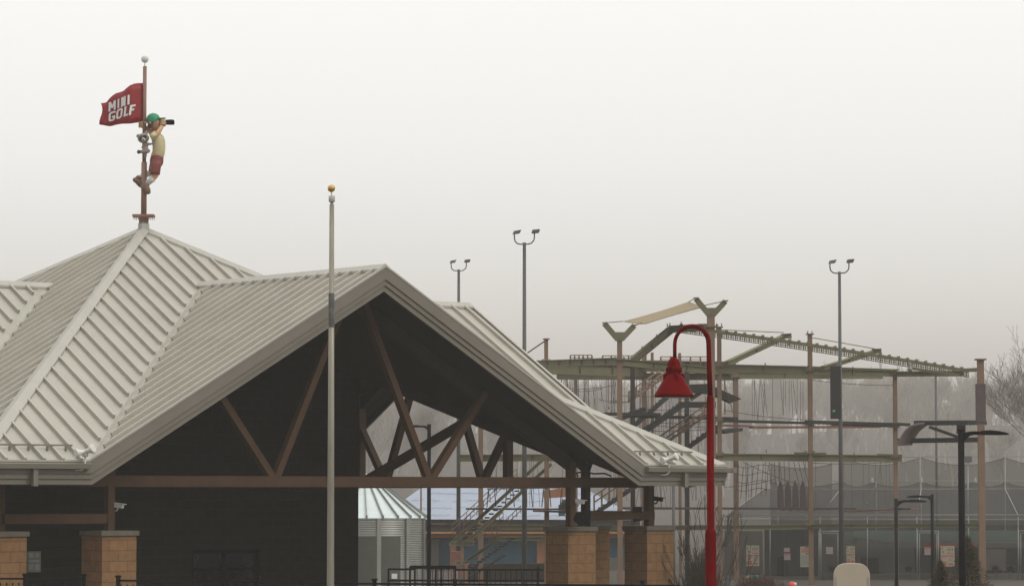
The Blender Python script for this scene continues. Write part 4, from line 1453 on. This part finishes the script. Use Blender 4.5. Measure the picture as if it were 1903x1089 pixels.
# sloped and upright nets
def sheet(t, pts, m, name='net'):
    b = MB(); b.add([P(*p) for p in pts], [tuple(range(len(pts)))]); return b.build(name, M[m], t)
sheet(cg, [(1345, 962, CY0), (1943, 962, CY0), (1943, 909, 130), (1420, 909, 130)], 'netdark')
sheet(cg, [(1431, 966, CY0), (1943, 966, CY0), (1943, 1083, CY0), (1431, 1083, CY0)], 'net')
sheet(cg, [(1345, 966, CY0), (1431, 966, CY0), (1431, 1083, CY0), (1345, 1083, CY0)], 'net')
# scalloped high nets
def swag(t, us, vtop, sag, vbot, Y, m):
    b = MB()
    for u0, u1 in zip(us, us[1:]):
        n = 10
        top = []
        for i in range(n + 1):
            s = i / n
            top.append((u0 + (u1 - u0) * s, vtop + sag * 4 * s * (1 - s)))
        vs = [P(u, v, Y) for u, v in top] + [P(u, vbot, Y) for u, v in top]
        b.add(vs, [(i, i + 1, n + 2 + i, n + 1 + i) for i in range(n)])
    o = b.build('net', M[m], t)
    b = MB()
    for u0, u1 in zip(us, us[1:]):
        b.tube([P(u0 + (u1 - u0) * i / 10, vtop + sag * 4 * (i / 10) * (1 - i / 10), Y) for i in range(11)], px(.6, Y), 4)
    b.build('net_cable', M['rope'], t)
swag(cg, [1560, 1710, 1868, 2010], 850, 14, 1060, 146.2, 'net')
swag(cg, [1432, 1565, 1621, 1712, 1812, 1868, 1945], 895, 9, 1060, 137.2, 'net')
swag(cg, [1432, 1545], 862, 8, 1060, 141.2, 'net')
# cage gates
def gate(u0, u1, v0, label, Y=CY0 - .4):
    t = empty('cage_gate', (P((u0 + u1) / 2, HOR, Y).x, Y, 0), label, 'gate', 'gates of the batting cage')
    L = [((u0, v0, Y), (u1, v0, Y)), ((u0, v0, Y), (u0, 1082, Y)), ((u1, v0, Y), (u1, 1082, Y))]
    pipes(t, L, 'frame', .8)
    L = [((u0 + 4, v0 + 4, Y), (u1 - 3, v0 + 4, Y)), ((u0 + 4, v0 + 4, Y), (u0 + 4, 1080, Y)), ((u1 - 3, v0 + 4, Y), (u1 - 3, 1080, Y)), ((u0 + 4, 1080, Y), (u1 - 3, 1080, Y))]
    pipes(t, L, 'leaf', .7)
    sheet(t, [(u0 + 4, v0 + 4, Y), (u1 - 3, v0 + 4, Y), (u1 - 3, 1080, Y), (u0 + 4, 1080, Y)], 'net', 'mesh')
gate(1522, 1560, 987, 'batting cage gate behind the pole with the dark panel')
gate(1705, 1744, 986, 'batting cage gate behind the lamp whose arm points left')
gate(1893, 1935, 986, 'batting cage gate at the right edge of the photo')

# equipment building behind the nets
ebY = 140.0
eb = empty('equipment_building', (P(1560, HOR, ebY).x, ebY, 0), 'low grey equipment building with corrugated front and dark openings behind the batting cage', 'building')
def slab(t, u0, u1, v0, v1, Y, m, name, th=.2):
    a, c = P(u0, v0, Y), P(u1, v1, Y)
    z0 = max(c.z, 0)
    b = MB(); b.box(((a.x + c.x) / 2, Y + th / 2, (a.z + z0) / 2), abs(c.x - a.x), th, a.z - z0); return b.build(name, M[m], t)
def corr(t, u0, u1, v0, Y, m, pitch=.3, name='wall'):
    a, c = P(u0, v0, Y), P(u1, v0, Y)
    b = MB(); n = int((c.x - a.x) / pitch)
    b.box(((a.x + c.x) / 2, Y + .12, a.z / 2), c.x - a.x, .2, a.z)
    for i in range(n):
        b.box((a.x + (i + .5) * pitch, Y, a.z / 2), pitch * .3, .07, a.z - .02)
    return b.build(name, M[m], t)
corr(eb, 1421, 1520, 984, ebY - 10, 'shed')
slab(eb, 1444, 1457, 1034, 1100, ebY - 10.2, 'blackm', 'opening', .1)
slab(eb, 1340, 1418, 986, 1100, ebY - 8, 'shedlight', 'wall')
slab(eb, 1521, 1589, 988, 1100, ebY - 6, 'shedlight', 'wall')
slab(eb, 1590, 1700, 1016, 1100, ebY - 6, 'shed', 'wall')
slab(eb, 1600, 1634, 1036, 1100, ebY - 6.2, 'blackm', 'opening', .1)
slab(eb, 1700, 1903 + 40, 1018, 1100, ebY - 5, 'panel', 'wall')
slab(eb, 1590, 1943, 1008, 1017, ebY - 6.5, 'shedlight', 'sign_band', .1)
slab(eb, 1826, 1870, 1020, 1060, ebY - 5.4, 'shedlight', 'panel', .1)
slab(eb, 1745, 1755, 1055, 1100, ebY - 5.4, 'shed', 'panel', .1)
slab(eb, 1836, 1862, 1058, 1100, ebY - 5.6, 'blackm', 'opening', .1)
slab(eb, 1300, 1943, 975, 984, ebY + 4, 'shed', 'roof', 3)
b = MB()
for s in range(14):
    u = 1719 + s * 7.2
    if 1779 < u < 1800: continue
    b.box(P(u, 1012, ebY - 6.6), px(5, ebY), .03, px(6, ebY))
b.build('sign_lettering', M['inkred'], eb)
aw = empty('green_awning', P(1700, 1000, 128), 'dark green canvas awning sagging above the batting cage openings', 'awning')
b = MB()
n = 12
vs = []
for i in range(n + 1):
    s = i / n
    u = 1585 + (1890 - 1585) * s
    vs += [P(u, 986, 132), P(u, 1007 - 9 * math.exp(-((s - .0) * 6) ** 2) + 1.0 * math.sin(s * 9), 129)]
b.add(vs, [(2 * i, 2 * i + 1, 2 * i + 3, 2 * i + 2) for i in range(n)], True)
b.build('canvas', M['awning'], aw)
b = MB(); b.add([P(1526, 990, 131), P(1560, 1003, 129.5), P(1594, 1011, 129), P(1592, 988, 132)], [(0, 1, 2, 3)]); b.build('canvas', M['netg'], aw)
pipes(aw, [((1590, 1008, 129), (1890, 1008, 129))], 'edge_pipe', .6)
# small machines behind the net
mr = random.Random(5)
for i, u in enumerate((1688, 1850, 1878, 1546)):
    lab = ['dark pitching machine behind the net beside the shorter area lamp', 'dark pitching machine behind the net right of the tan end post', 'dark pitching machine nearest the right edge behind the net', 'dark ball machine inside the gate behind the panel pole'][i]
    t = empty('pitching_machine', (P(u, HOR, 127).x, 127, 0), lab, 'machine', 'machines behind the net')
    b = MB()
    for s in (-1, 1): b.tube([P(u, 1058, 127), P(u + 6 * s, 1086, 127 + s * .2)], px(.8, 127), 5)
    b.tube([P(u, 1058, 127), P(u, 1086, 126.6)], px(.8, 127), 5)
    b.build('stand', M['head'], t)
    b = MB(); b.lathe([(.001, -.1), (px(6, 127), -.1), (px(6, 127), .1), (.001, .1)], P(u, 1056, 127), 14, (V((1, 0, 0)), V((0, 0, 1)), V((0, 1, 0)))); b.build('wheel', M['blackm'], t)
    b = MB(); b.beam(P(u - 8, 1050, 127), P(u + 8, 1053, 127), .2, px(4, 127)); b.build('ball_feeder', M['shedlight'] if i != 2 else M['head'], t)

# posters on the cage
XA = (V((1, 0, 0)), V((0, -1, 0)), V((0, 0, 1)))
full = [(.08, .05, .06, .12, 'inkdark'), (.12, .25, .1, .08, 'inkdark'), (.48, .05, .42, .07, 'inkgrey'), (.46, .14, .1, .07, 'inkdark'), (.62, .14, .1, .07, 'inkdark'), (.80, .14, .1, .07, 'inkdark'), (.48, .26, .36, .07, 'inkgrey'),
        (.46, .35, .1, .06, 'inkred'), (.62, .35, .1, .06, 'inkred'), (.80, .35, .1, .06, 'inkred'), (.06, .46, .86, .06, 'inkred'), (.06, .54, .4, .02, 'inkred'), (.06, .60, .38, .03, 'inkgrey'), (.54, .56, .36, .2, 'inkgrey'),
        (.06, .76, .38, .06, 'inkred'), (.06, .85, .38, .09, 'inkred'), (.54, .84, .36, .1, 'inkred')]
rules = [(.35, .03, .55, .05, 'inkdark'), (.1, .11, .85, .03, 'inkred'), (.2, .16, .75, .03, 'inkred'), (.08, .22, .88, .06, 'inkred'), (.4, .33, .5, .05, 'inkdark'), (.06, .42, .5, .5, 'inkgrey')] + [(.56, .44 + i * .1, .36, .05, 'inkgrey') for i in range(5)]
small = [(.06, .02, .88, .22, 'inkred'), (.15, .35, .7, .06, 'inkgrey'), (.15, .5, .7, .06, 'inkgrey'), (.15, .65, .7, .06, 'inkgrey')]
tiny = [(.2, .25, .6, .12, 'inkgrey'), (.2, .55, .6, .12, 'inkgrey')]
PY = CY0 - .6
for (u0, v0, u1, v1, blk, base, lab) in (
        (1387, 1013, 1411, 1051, full, 'poster', 'cream and red poster at the left end of the batting cage'),
        (1457, 1017.5, 1467.5, 1025, tiny, 'posterpink', 'tiny pink notice above the red headed notice on the corrugated wall'),
        (1457, 1027.5, 1469, 1040, small, 'posterpink', 'pink notice with red heading on the corrugated wall'),
        (1487, 1015, 1511, 1053, rules, 'poster', 'tall cream rules board partly hidden by a tan post'),
        (1535, 1016, 1548, 1029, tiny, 'posterpink', 'plain pale notice on the cage gate near the dark panel pole'),
        (1573, 1014, 1589, 1046, full, 'poster', 'cream poster above the white rounded panel'),
        (1718, 1016, 1731, 1030.5, small, 'posterpink', 'red headed notice on the gate behind the left pointing lamp'),
        (1748, 1014, 1774, 1052, full, 'poster', 'cream and red poster left of the tallest black lamp')):
    a, c = P(u0, v0, PY), P(u1, v1, PY)
    poster('cage_poster', (a + c) / 2, XA, c.x - a.x, a.z - c.z, M[base], blk, lab, 'poster', 'posters hung on the batting cage')
# cage floodlight
t = empty('cage_floodlight', P(1799, 853, 136), 'small square floodlight beside the tan end post', 'floodlight')
b = MB(); b.box(P(1799.5, 853, 136), px(13, 136), .15, px(12, 136)); b.build('lamp_head', M['head'], t, bevel=.02)
b = MB(); b.tube([P(1799, 859, 136.1), P(1799, 1050, 136.1)], px(1.3, 136), 6); b.build('pole', M['galv'], t)

# ================================================================== SILO
SY = 100.0
sc0 = P(676, 962, SY)
rad = px(114, SY)
sz = P(676, 962, SY).z
t = empty('grain_silo', (sc0.x, SY, 0), 'round galvanised silo with corrugated wall and ribbed conical roof', 'silo')
apz = P(676, 884, SY).z
b = MB()
n = int(sz / .056 * 6)
prof = []
for i in range(n + 1):
    z = sz * i / n
    prof.append((rad + .012 * math.cos(z / .056 * 2 * math.pi), z))
b.lathe(prof, (sc0.x, SY, 0), 96)
b.build('wall', M['silo'], t)
b = MB(); b.lathe([(rad + .03, sz - .02), (rad + .04, sz + .01), (.25, apz), (.2, apz + .05), (.001, apz + .08)], (sc0.x, SY, 0), 24, smooth=False); ro = b.build('roof', M['galvroof'], t)
for i in range(24):
    a = 2 * math.pi * (i + .35) / 24
    d = V((math.cos(a), math.sin(a), 0))
    b = MB(); b.beam(V((sc0.x, SY, apz + .03)) + d * .25, V((sc0.x, SY, sz + .04)) + d * (rad + .06), .035, .06)
    b.box(V((sc0.x, SY, sz + .05)) + d * (rad + .04), .06, .06, .10)
    b.build('roof_rib', M['galv'], ro)
b = MB(); rr = px(68, SY)
b.tube([V((sc0.x + rr * math.cos(2 * math.pi * i / 32), SY + rr * math.sin(2 * math.pi * i / 32), P(0, 933, SY).z + .12)) for i in range(33)], .012, 6)
b.build('roof_ring', M['polegrey'], t)
for i in range(12):
    a = 2 * math.pi * (i + .55) / 12
    d = V((math.cos(a), math.sin(a), 0))
    b = MB(); b.box(V((sc0.x, SY, sz / 2)) + d * (rad + .03), .05, .13, sz, (d, d.cross(ZV), ZV)); b.build('stiffener', M['silo'], t)
b = MB()
def arc_panel(a0, a1, z0, z1, r):
    vs = []; n = 12
    for i in range(n + 1):
        a = a0 + (a1 - a0) * i / n
        for z in (z0, z1): vs.append((sc0.x + r * math.cos(a), SY + r * math.sin(a), z))
    b.add(vs, [(2 * i, 2 * i + 2, 2 * i + 3, 2 * i + 1) for i in range(n)], True)
arc_panel(math.pi * 1.40, math.pi * 1.71, 0, P(0, 994, SY).z, rad + .05)
b.build('door_panel', M['silopanel'], t)
b = MB(); b.box(P(733, 1070, SY - rad * .93 - .1), px(10, SY), .02, px(9, SY)); b.build('label_plate', M['letter'], t)

# ================================================================== HALF-BUILT HOUSE behind
HY = 140.0
t = empty('half_built_house', (P(950, HOR, HY).x, HY + 6, 0), 'half built house with pale underlay on its roof, orange boards and blue sheathing', 'house')
b = MB()
e0, e1 = P(560, 964, HY), P(1195, 966, HY)
r0, r1 = P(840, 855, HY + 9), P(1075, 905, HY + 7)
r0 = V((P(800, 894, HY + 7).x, HY + 7, P(0, 894, HY + 7).z)); r1 = V((P(1062, 894, HY + 7).x, HY + 7, P(0, 894, HY + 7).z))
e0b, e1b = e0 + V((0, 16, 0)), e1 + V((0, 16, 0))
e0, e0b = V((P(700, 964, HY).x, HY, e0.z)), V((P(700, 964, HY).x, HY + 16, e0.z))
b.add([e0, e1, e1b, e0b, r0, r1], [(0, 1, 5, 4), (1, 2, 5), (2, 3, 4, 5), (3, 0, 4)])
b.add([p - V((0, 0, .25)) for p in (e0, e1, e1b, e0b)], [(0, 1, 2, 3)])
rfh = b.build('roof', M['wrap'], t)
b = MB()
d1 = (r0 - e0)
mr = random.Random(3)
sl_ = (r0 - e0); sl_ = V((0, sl_.y, sl_.z)).normalized()
for row in range(5):
    for c in range(34):
        if mr.random() < .25: continue
        f_ = (row + .35 + mr.uniform(-.1, .1)) / 5.2
        q = e0.lerp(r0, f_).lerp(e1.lerp(r1, f_), (c + .3 + .5 * (row % 2) + mr.uniform(-.15, .15)) / 34)
        b.beam(q + V((0, -.03, .02)), q + V((.30, -.03, .02)) + sl_ * .22, .03, .008)
b.build('underlay_print', M['bluemark'], rfh)
b = MB(); b.prism([P(1010, 912, HY - 1), P(1050, 905, HY - 1), P(1068, 905, HY - 1), P(1068, 922, HY - 1), P(1010, 926, HY - 1)], (0, .3, 0)); b.build('gable_board', M['osb'], t)
a, c = P(640, 964, HY), P(1195, 988, HY)
def wl(v0, v1, m, name, dy=0, u0=700, u1=1190):
    a, c = P(u0, v0, HY), P(u1, v1, HY)
    z0 = max(c.z, 0)
    b = MB(); b.box(((a.x + c.x) / 2, HY + 1 + dy, (a.z + z0) / 2), c.x - a.x, .3, a.z - z0); b.build(name, M[m], t)
wl(965, 988, 'shingle', 'fascia', -.6)
wl(988, 991, 'orange', 'trim', -.8)
wl(991, 999, 'osb', 'sheathing_board', -.5)
wl(999, 1100, 'bluewall', 'wall', 0)
wl(1002, 1100, 'shingle', 'wall', -.3, 790, 815)
wl(1004, 1100, 'osb', 'sheathing_board', -.3, 998, 1015)
wl(1010, 1100, 'osb', 'sheathing_board', -.3, 836, 846)
wl(1036, 1080, 'shedlight', 'wall', -.3, 1120, 1150)
wl(972, 974, 'shedlight', 'trim', -.8, 800, 830)
b = MB()
for i in range(3): b.box(P(1044 + i * 3, 948 - 5 * i, HY - .1), .3, .02, .5)
b.build('blue_tape', M['bluewall'], rfh)

# ================================================================== FRONT FENCE and near things
def fence(u0, Y0, u1, Y1, ztop, posts, label, gap=.115):
    p0, p1 = P(u0, HOR, Y0), P(u1, HOR, Y1)
    p0.z = p1.z = 0
    t = empty('steel_fence', p0, label, 'fence', 'black picket fences along the plaza')
    d = (p1 - p0); L = d.length; d = d / L
    nx = d.cross(ZV)
    b = MB()
    for z, h in ((ztop, .035), (ztop - .16, .035), (.18, .035)):
        b.beam(p0 + ZV * z, p1 + ZV * z, .035, h)
    b.build('rails', M['black'], t)
    b = MB()
    n = int(L / gap)
    for i in range(n):
        q = p0 + d * ((i + .5) * L / n)
        b.box(q + ZV * (ztop / 2 - .02), .018, .018, ztop - .1, (d, nx, ZV))
    b.build('pickets', M['black'], t)
    for s in posts:
        q = p0 + d * (L * s)
        b = MB(); b.box(q + ZV * (ztop / 2 + .03), .065, .065, ztop + .06, (d, nx, ZV)); b.box(q + ZV * (ztop + .075), .09, .09, .035, (d, nx, ZV)); b.build('fence_post', M['black'], t)
fz = P(0, 1075, 58).z
fence(-60, 58.2, 157, 58, fz, (0, .5, 1), 'black picket fence section left of the second block pier')
fence(221, 58, 480, 57.2, P(0, 1078, 58).z, (0, 1), 'black picket fence section starting at the second block pier')
fz2 = P(0, 1086.2, 56).z
fence(480, 57.2, 1262, 55.5, fz2, (.11, .283, .475, .915), 'long low black fence section along the bottom under the gable')
# dark gate and fence beyond the pavilion
t = empty('steel_gate', (P(780, HOR, 84).x, 84, 0), 'black steel gate and fence seen below the truss in front of the silo', 'gate')
for (u, v) in ((722, 1056), (762, 1052), (771, 1050), (810, 1052), (820, 1056), (846, 1052), (905, 1056), (1000, 1052)):
    b = MB(); q = P(u, v, 84); b.box((q.x, 84, q.z / 2), .05, .05, q.z); b.build('fence_post', M['black'], t)
b = MB()
for (u0, u1, v) in ((722, 770, 1057), (762, 848, 1052), (762, 848, 1055), (846, 1010, 1058), (720, 1010, 1078)):
    b.beam(P(u0, v, 84), P(u1, v, 84), .05, .05)
b.build('rails', M['black'], t)
b = MB()
for i in range(24): b.beam(P(775 + i * 9.7, 1057, 84), P(775 + i * 9.7, 1100, 84), .018, .018)
b.build('pickets', M['black'], t)
t = empty('wire_crate', (P(784, HOR, 104).x, 104, 0), 'pale wire grid panels standing beyond the black gate', 'crate')
for (u0, u1) in ((777, 790), (806, 810), (815, 822), (841, 853)):
    b = MB(); a, c = P(u0, 1061, 104), P(u1, 1100, 104)
    for i in range(5): b.beam((a.x + (c.x - a.x) * i / 4, 104, 0), (a.x + (c.x - a.x) * i / 4, 104, a.z), .02, .02)
    for i in range(8): b.beam((a.x, 104, a.z * i / 7), (c.x, 104, a.z * i / 7), .02, .02)
    b.box(((a.x + c.x) / 2, 104.2, a.z / 2), c.x - a.x, .04, a.z)
    b.build('wire_panel', M['posterpink'], t)

t = empty('timber_deck', (P(930, HOR, 121).x, 121, 0), 'low dark brown slatted deck wall under the ropes course stairs', 'deck')
b = MB(); a, c = P(862, 1047, 121), P(1014, 1047, 121)
b.box(((a.x + c.x) / 2, 121.6, a.z / 2), c.x - a.x, 1.0, a.z); b.build('wall', M['deck'], t)
for i in range(26):
    b = MB(); b.box((a.x + (i + .5) * (c.x - a.x) / 26, 121.06, a.z / 2 + .02), .07, .04, a.z); b.build('slat', M['brush'], t)
b = MB(); b.box((P(848, 0, 120).x, 120, P(0, 1024, 120).z / 2), px(18, 120), .4, P(0, 1024, 120).z); b.build('entry_panel', M['rust'], t)
# white rounded panel
WY = 62.0
t = empty('rounded_panel_sign', (P(1583, HOR, WY).x, WY, 0), 'back of a blank cream panel with rounded top corners', 'sign')
a, c = P(1549, 1046, WY), P(1617, 1110, WY)
w2, zt_ = (c.x - a.x) / 2, a.z
xc = (a.x + c.x) / 2
pts = []
r_ = px(22, WY)
for i in range(9):
    an = math.pi / 2 * i / 8
    pts.append(V((xc + w2 - r_ + r_ * math.sin(an), WY, zt_ - r_ + r_ * math.cos(an) * 1.0)))
pts = [V((xc - (p.x - xc), WY, p.z)) for p in reversed(pts)] + pts
pts += [V((xc + w2, WY, .5)), V((xc - w2, WY, .5))]
b = MB(); b.prism(pts, (0, .05, 0)); pn = b.build('panel', M['cream'], t, bevel=.012)
b = MB()
for s in (-1, 1):
    for i in range(5): b.box((xc + s * (w2 - .04), WY - .005, P(0, 1074, WY).z - i * .045), .03, .01, .025)
b.build('vent_slots', M['inkgrey'], pn)
b = MB()
for s in (-1, 1): b.box((xc + s * w2 * .6, WY + .09, zt_ / 2 - .15), .06, .06, zt_ - .3)
b.build('leg', M['galv'], t)
# small red and white domed object
RY = 64.0
t = empty('helmet_marker', (P(1473, HOR, RY).x, RY, 0), 'glossy orange red dome with a white patch at the bottom edge', 'marker')
cc = P(1472.5, 1089, RY)
b = MB(); b.lathe([(px(8.5, RY), -.06), (px(8.5, RY), 0), (px(7.8, RY), px(4, RY)), (px(5.5, RY), px(7, RY)), (px(3, RY), px(8.5, RY)), (.001, px(9, RY))], cc, 24); b.build('dome', M['redorange'], t)
b = MB(); b.ball(cc + V((px(4.8, RY), -.055, px(4.6, RY))), px(2.9, RY), 12); b.build('white_patch', M['white'], t)
b = MB(); b.tube([(cc.x, RY, 0), (cc.x, RY, cc.z - .05)], .03, 10); b.build('pole', M['galv'], t)
# teal and yellow rail
t = empty('painted_bench', (P(1397, HOR, 100).x, 100, 0), 'bench with yellow and teal top behind the reddish dry shrub', 'bench')
b = MB(); b.beam(P(1384, 1071, 100), P(1393, 1071, 100), .3, px(3.5, 100)); b.build('yellow_end', M['yellow'], t)
b = MB(); b.prism([P(1394, 1069, 99.9), P(1412, 1069, 99.9), P(1408, 1075, 99.9), P(1400, 1074, 99.9)], (0, .3, 0)); b.build('teal_seat', M['teal'], t)
b = MB()
for u in (1386, 1408):
    q = P(u, 1072, 100); b.box((q.x, 100.1, q.z / 2), .06, .2, q.z)
b.build('leg', M['galv'], t)

# ================================================================== VEGETATION
def bare_tree(rng, h, r0, depth, spread, up=.35, nb=3, sides=4, trunk=.28, minr=.006):
    b = MB()
    def grow(p, d, L, r, k):
        n = 3
        pts = [p]; rs = [r]
        for i in range(n):
            d = (d + V((rng.uniform(-1, 1), rng.uniform(-1, 1), rng.uniform(-.4, .9))) * .13 + V((0, 0, up * .07))).normalized()
            p = p + d * (L / n)
            pts.append(p); rs.append(max(minr, r * (1 - .42 * (i + 1) / n)))
        b.tube(pts, rs, sides if k > 1 else 3, False)
        if k == 0: return
        m = nb + (1 if rng.random() < .4 else 0)
        for i in range(m):
            q = pts[-1] if i == 0 else pts[rng.choice([1, 2, 2, 3])]
            a = rng.uniform(0, 2 * math.pi)
            side = V((math.cos(a), math.sin(a), rng.uniform(-.1, .4)))
            nd = (d * (1 if i else 1.6) + side * spread * (1 if i else .4) + V((0, 0, up))).normalized()
            grow(q, nd, L * rng.uniform(.58, .82), rs[-1] * (.9 if i == 0 else .72), k - 1)
    grow(V((0, 0, 0)), V((0, 0, 1)), h * trunk, r0, depth)
    zs = max(v.z for v in b.v)
    s = h / zs
    b.v = [v * s for v in b.v]
    return b
protos = []
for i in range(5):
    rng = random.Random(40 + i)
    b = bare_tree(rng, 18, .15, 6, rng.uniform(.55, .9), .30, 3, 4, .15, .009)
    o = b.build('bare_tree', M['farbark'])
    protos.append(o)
rng = random.Random(77)
spots = []
for i in range(150):
    Y = rng.uniform(430, 860)
    u = 630 + (2010 - 630) * (i + rng.uniform(-.3, .3)) / 149
    spots.append((u, Y))
side = ['left', 'middle', 'right']
for i, (u, Y) in enumerate(spots):
    o = protos[i] if i < 5 else protos[rng.randrange(5)].copy()
    if i >= 5: SC.collection.objects.link(o)
    x = P(u, HOR, Y).x
    hgt = rng.uniform(10.5, 17.0) * (1.12 if u < 1000 else 1.0)
    s = hgt / 18
    o.location = (x, Y, hill_z(x, Y) - .15)
    o.rotation_euler = (0, 0, rng.uniform(0, 6.28))
    o.scale = (s * 1.1, s * 1.1, s)
    tag(o, 'leafless woodland tree fading into the fog behind the park', 'tree', 'bare woodland trees in the fog')
# far wood as one mass
wood = MB()
for i in range(90):
    Y = rng.uniform(335, 420)
    u = rng.uniform(600, 2050)
    q = bare_tree(random.Random(i % 6), rng.uniform(13, 18), .28, 4, .8, .3, 3, 3, .3, .04) if i < 0 else None
me_src = protos[2].data
N = 130
far = MB()
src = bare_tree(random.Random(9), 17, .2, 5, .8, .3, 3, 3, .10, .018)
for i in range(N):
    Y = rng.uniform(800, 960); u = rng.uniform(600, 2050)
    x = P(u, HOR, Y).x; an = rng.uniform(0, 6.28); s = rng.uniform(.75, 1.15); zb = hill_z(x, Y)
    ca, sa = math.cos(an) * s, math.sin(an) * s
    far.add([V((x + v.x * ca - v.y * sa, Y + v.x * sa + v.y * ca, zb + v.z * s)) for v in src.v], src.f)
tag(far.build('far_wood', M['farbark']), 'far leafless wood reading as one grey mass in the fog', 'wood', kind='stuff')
# nearer bare tree at the right edge
b = bare_tree(random.Random(123), 16, .13, 6, .9, .10, 3, 4, .25, .010)
o = b.build('bare_tree', M['midbark'])
o.location = (P(1985, HOR, 235).x, 235, 0)
tag(o, 'bare tree with fine drooping twigs at the right edge of the photo', 'tree')
# multi stem bare tree by the red lamp
def multi(name, u, Y, h, stems, seed, label, cat, m, spread=.32, r=.03, depth=3, minr=.004, lean=1.0):
    rng = random.Random(seed)
    mb = MB()
    for i in range(stems):
        q = bare_tree(rng, h * rng.uniform(.7, 1), r * rng.uniform(.6, 1), depth, .55, .5, 2, 5, .35, minr)
        a = 2 * math.pi * i / stems + rng.uniform(-.3, .3)
        tilt = rng.uniform(.1, spread) * lean
        mtx = Matrix.Rotation(a, 3, 'Z') @ Matrix.Rotation(tilt, 3, 'Y')
        mb.add([mtx @ v for v in q.v], q.f)
    o = mb.build(name, m)
    o.location = (P(u, HOR, Y).x, Y, 0)
    tag(o, label, cat)
    return o
multi('bare_tree', 1308, 70, 3.5, 6, 5, 'multi stemmed bare tree behind the red lamp post', 'tree', M['bark'], .52, .038, 4, .006)
multi('bare_shrub', 1052, 52.5, 2.25, 9, 8, 'small leafless shrub in front of the right gable pier', 'shrub', M['bark'], .6, .026, 4, .0055)
# dry brush
def brush(name, u0, u1, vtop, Y, n, seed, label, m, th=.010):
    rng = random.Random(seed)
    b = MB()
    x0, x1 = P(u0, HOR, Y).x, P(u1, HOR, Y).x
    for i in range(n):
        s = rng.random()
        x = x0 + (x1 - x0) * s
        y = Y + rng.uniform(-.6, .6)
        prof = (.55 + .45 * math.sin(math.pi * s)) * rng.uniform(.7, 1.02)
        h = (P(0, vtop, Y).z) * prof
        lx, ly = rng.uniform(-.22, .22), rng.uniform(-.2, .2)
        b.tube([(x, y, 0), (x + lx * .3, y + ly * .3, h * .5), (x + lx, y + ly, h)], [th, th * .8, th * .3], 3, False)
        for k in range(3):
            z = h * rng.uniform(.5, .95); f_ = z / h
            q = V((x + lx * f_ * .8, y + ly * f_ * .8, z))
            b.tube([q, q + V((rng.uniform(-.16, .16), rng.uniform(-.1, .1), rng.uniform(.05, .2)))], [th * .6, th * .25], 3, False)
    o = b.build(name, m)
    tag(o, label, 'shrub')
    return o
brush('dry_shrub', 1262, 1345, 1012, 66, 520, 2, 'dense dark dry shrub between the right pier and the red lamp', M['brush'])
brush('dry_shrub', 1360, 1460, 1064, 90, 420, 3, 'low reddish brown dry shrub in front of the batting cage', M['drygrass'], .012)
# conifer
def conifer(u, Y, vt, wpx, seed, label):
    rng = random.Random(seed)
    tp = P(u, vt, Y)
    t = empty('conifer', (tp.x, Y, 0), label, 'tree')
    b = MB(); b.tube([(tp.x, Y, 0), (tp.x, Y, tp.z)], [.07, .01], 6); b.build('trunk', M['bark'], t)
    b = MB()
    R0 = px(wpx, Y) / 2
    for i in range(15000):
        s = rng.random() ** .62
        z = tp.z * (1 - s) + .05
        a = rng.uniform(0, 2 * math.pi)
        rr = R0 * s * rng.uniform(.1, 1.0) * (1 + .22 * math.sin(z * 6 + math.floor(a * 2.5) * 2.1) + .12 * math.sin(z * 17 + a * 5))
        c = V((tp.x + rr * math.cos(a), Y + rr * math.sin(a), z))
        d = V((math.cos(a), math.sin(a), rng.uniform(-.3, .9))).normalized()
        L = rng.uniform(.04, .10)
        sd_ = d.cross(V((rng.uniform(-1, 1), rng.uniform(-1, 1), rng.uniform(-1, 1)))).normalized() * rng.uniform(.004, .011)
        b.add([c - sd_, c + sd_, c + d * L], [(0, 1, 2)])
    b.build('crown', M['needle'], t)
conifer(1799, 66, 998, 190, 4, 'brownish green conifer beside the base of the tallest black lamp')
conifer(1748, 69, 1045, 150, 6, 'lower brownish conifer left of the tallest black lamp')

# ================================================================== HAZE
b = MB(); b.box((0, 595, 22), 960, 1290, 46)
hz = b.build('haze', bpy.data.materials.new('haze_air'))
tag(hz, 'pale fog filling the air over the park', 'fog', kind='stuff')
m = hz.data.materials[0]
m.use_nodes = True
tt = m.node_tree
tt.nodes.clear()
pv = tt.nodes.new('ShaderNodeVolumePrincipled')
pv.inputs['Color'].default_value = (.64, .605, .565, 1)
pv.inputs['Density'].default_value = HAZE_D
pv.inputs['Anisotropy'].default_value = .15
mo = tt.nodes.new('ShaderNodeOutputMaterial')
tt.links.new(pv.outputs[0], mo.inputs['Volume'])
bpy.context.view_layer.update()
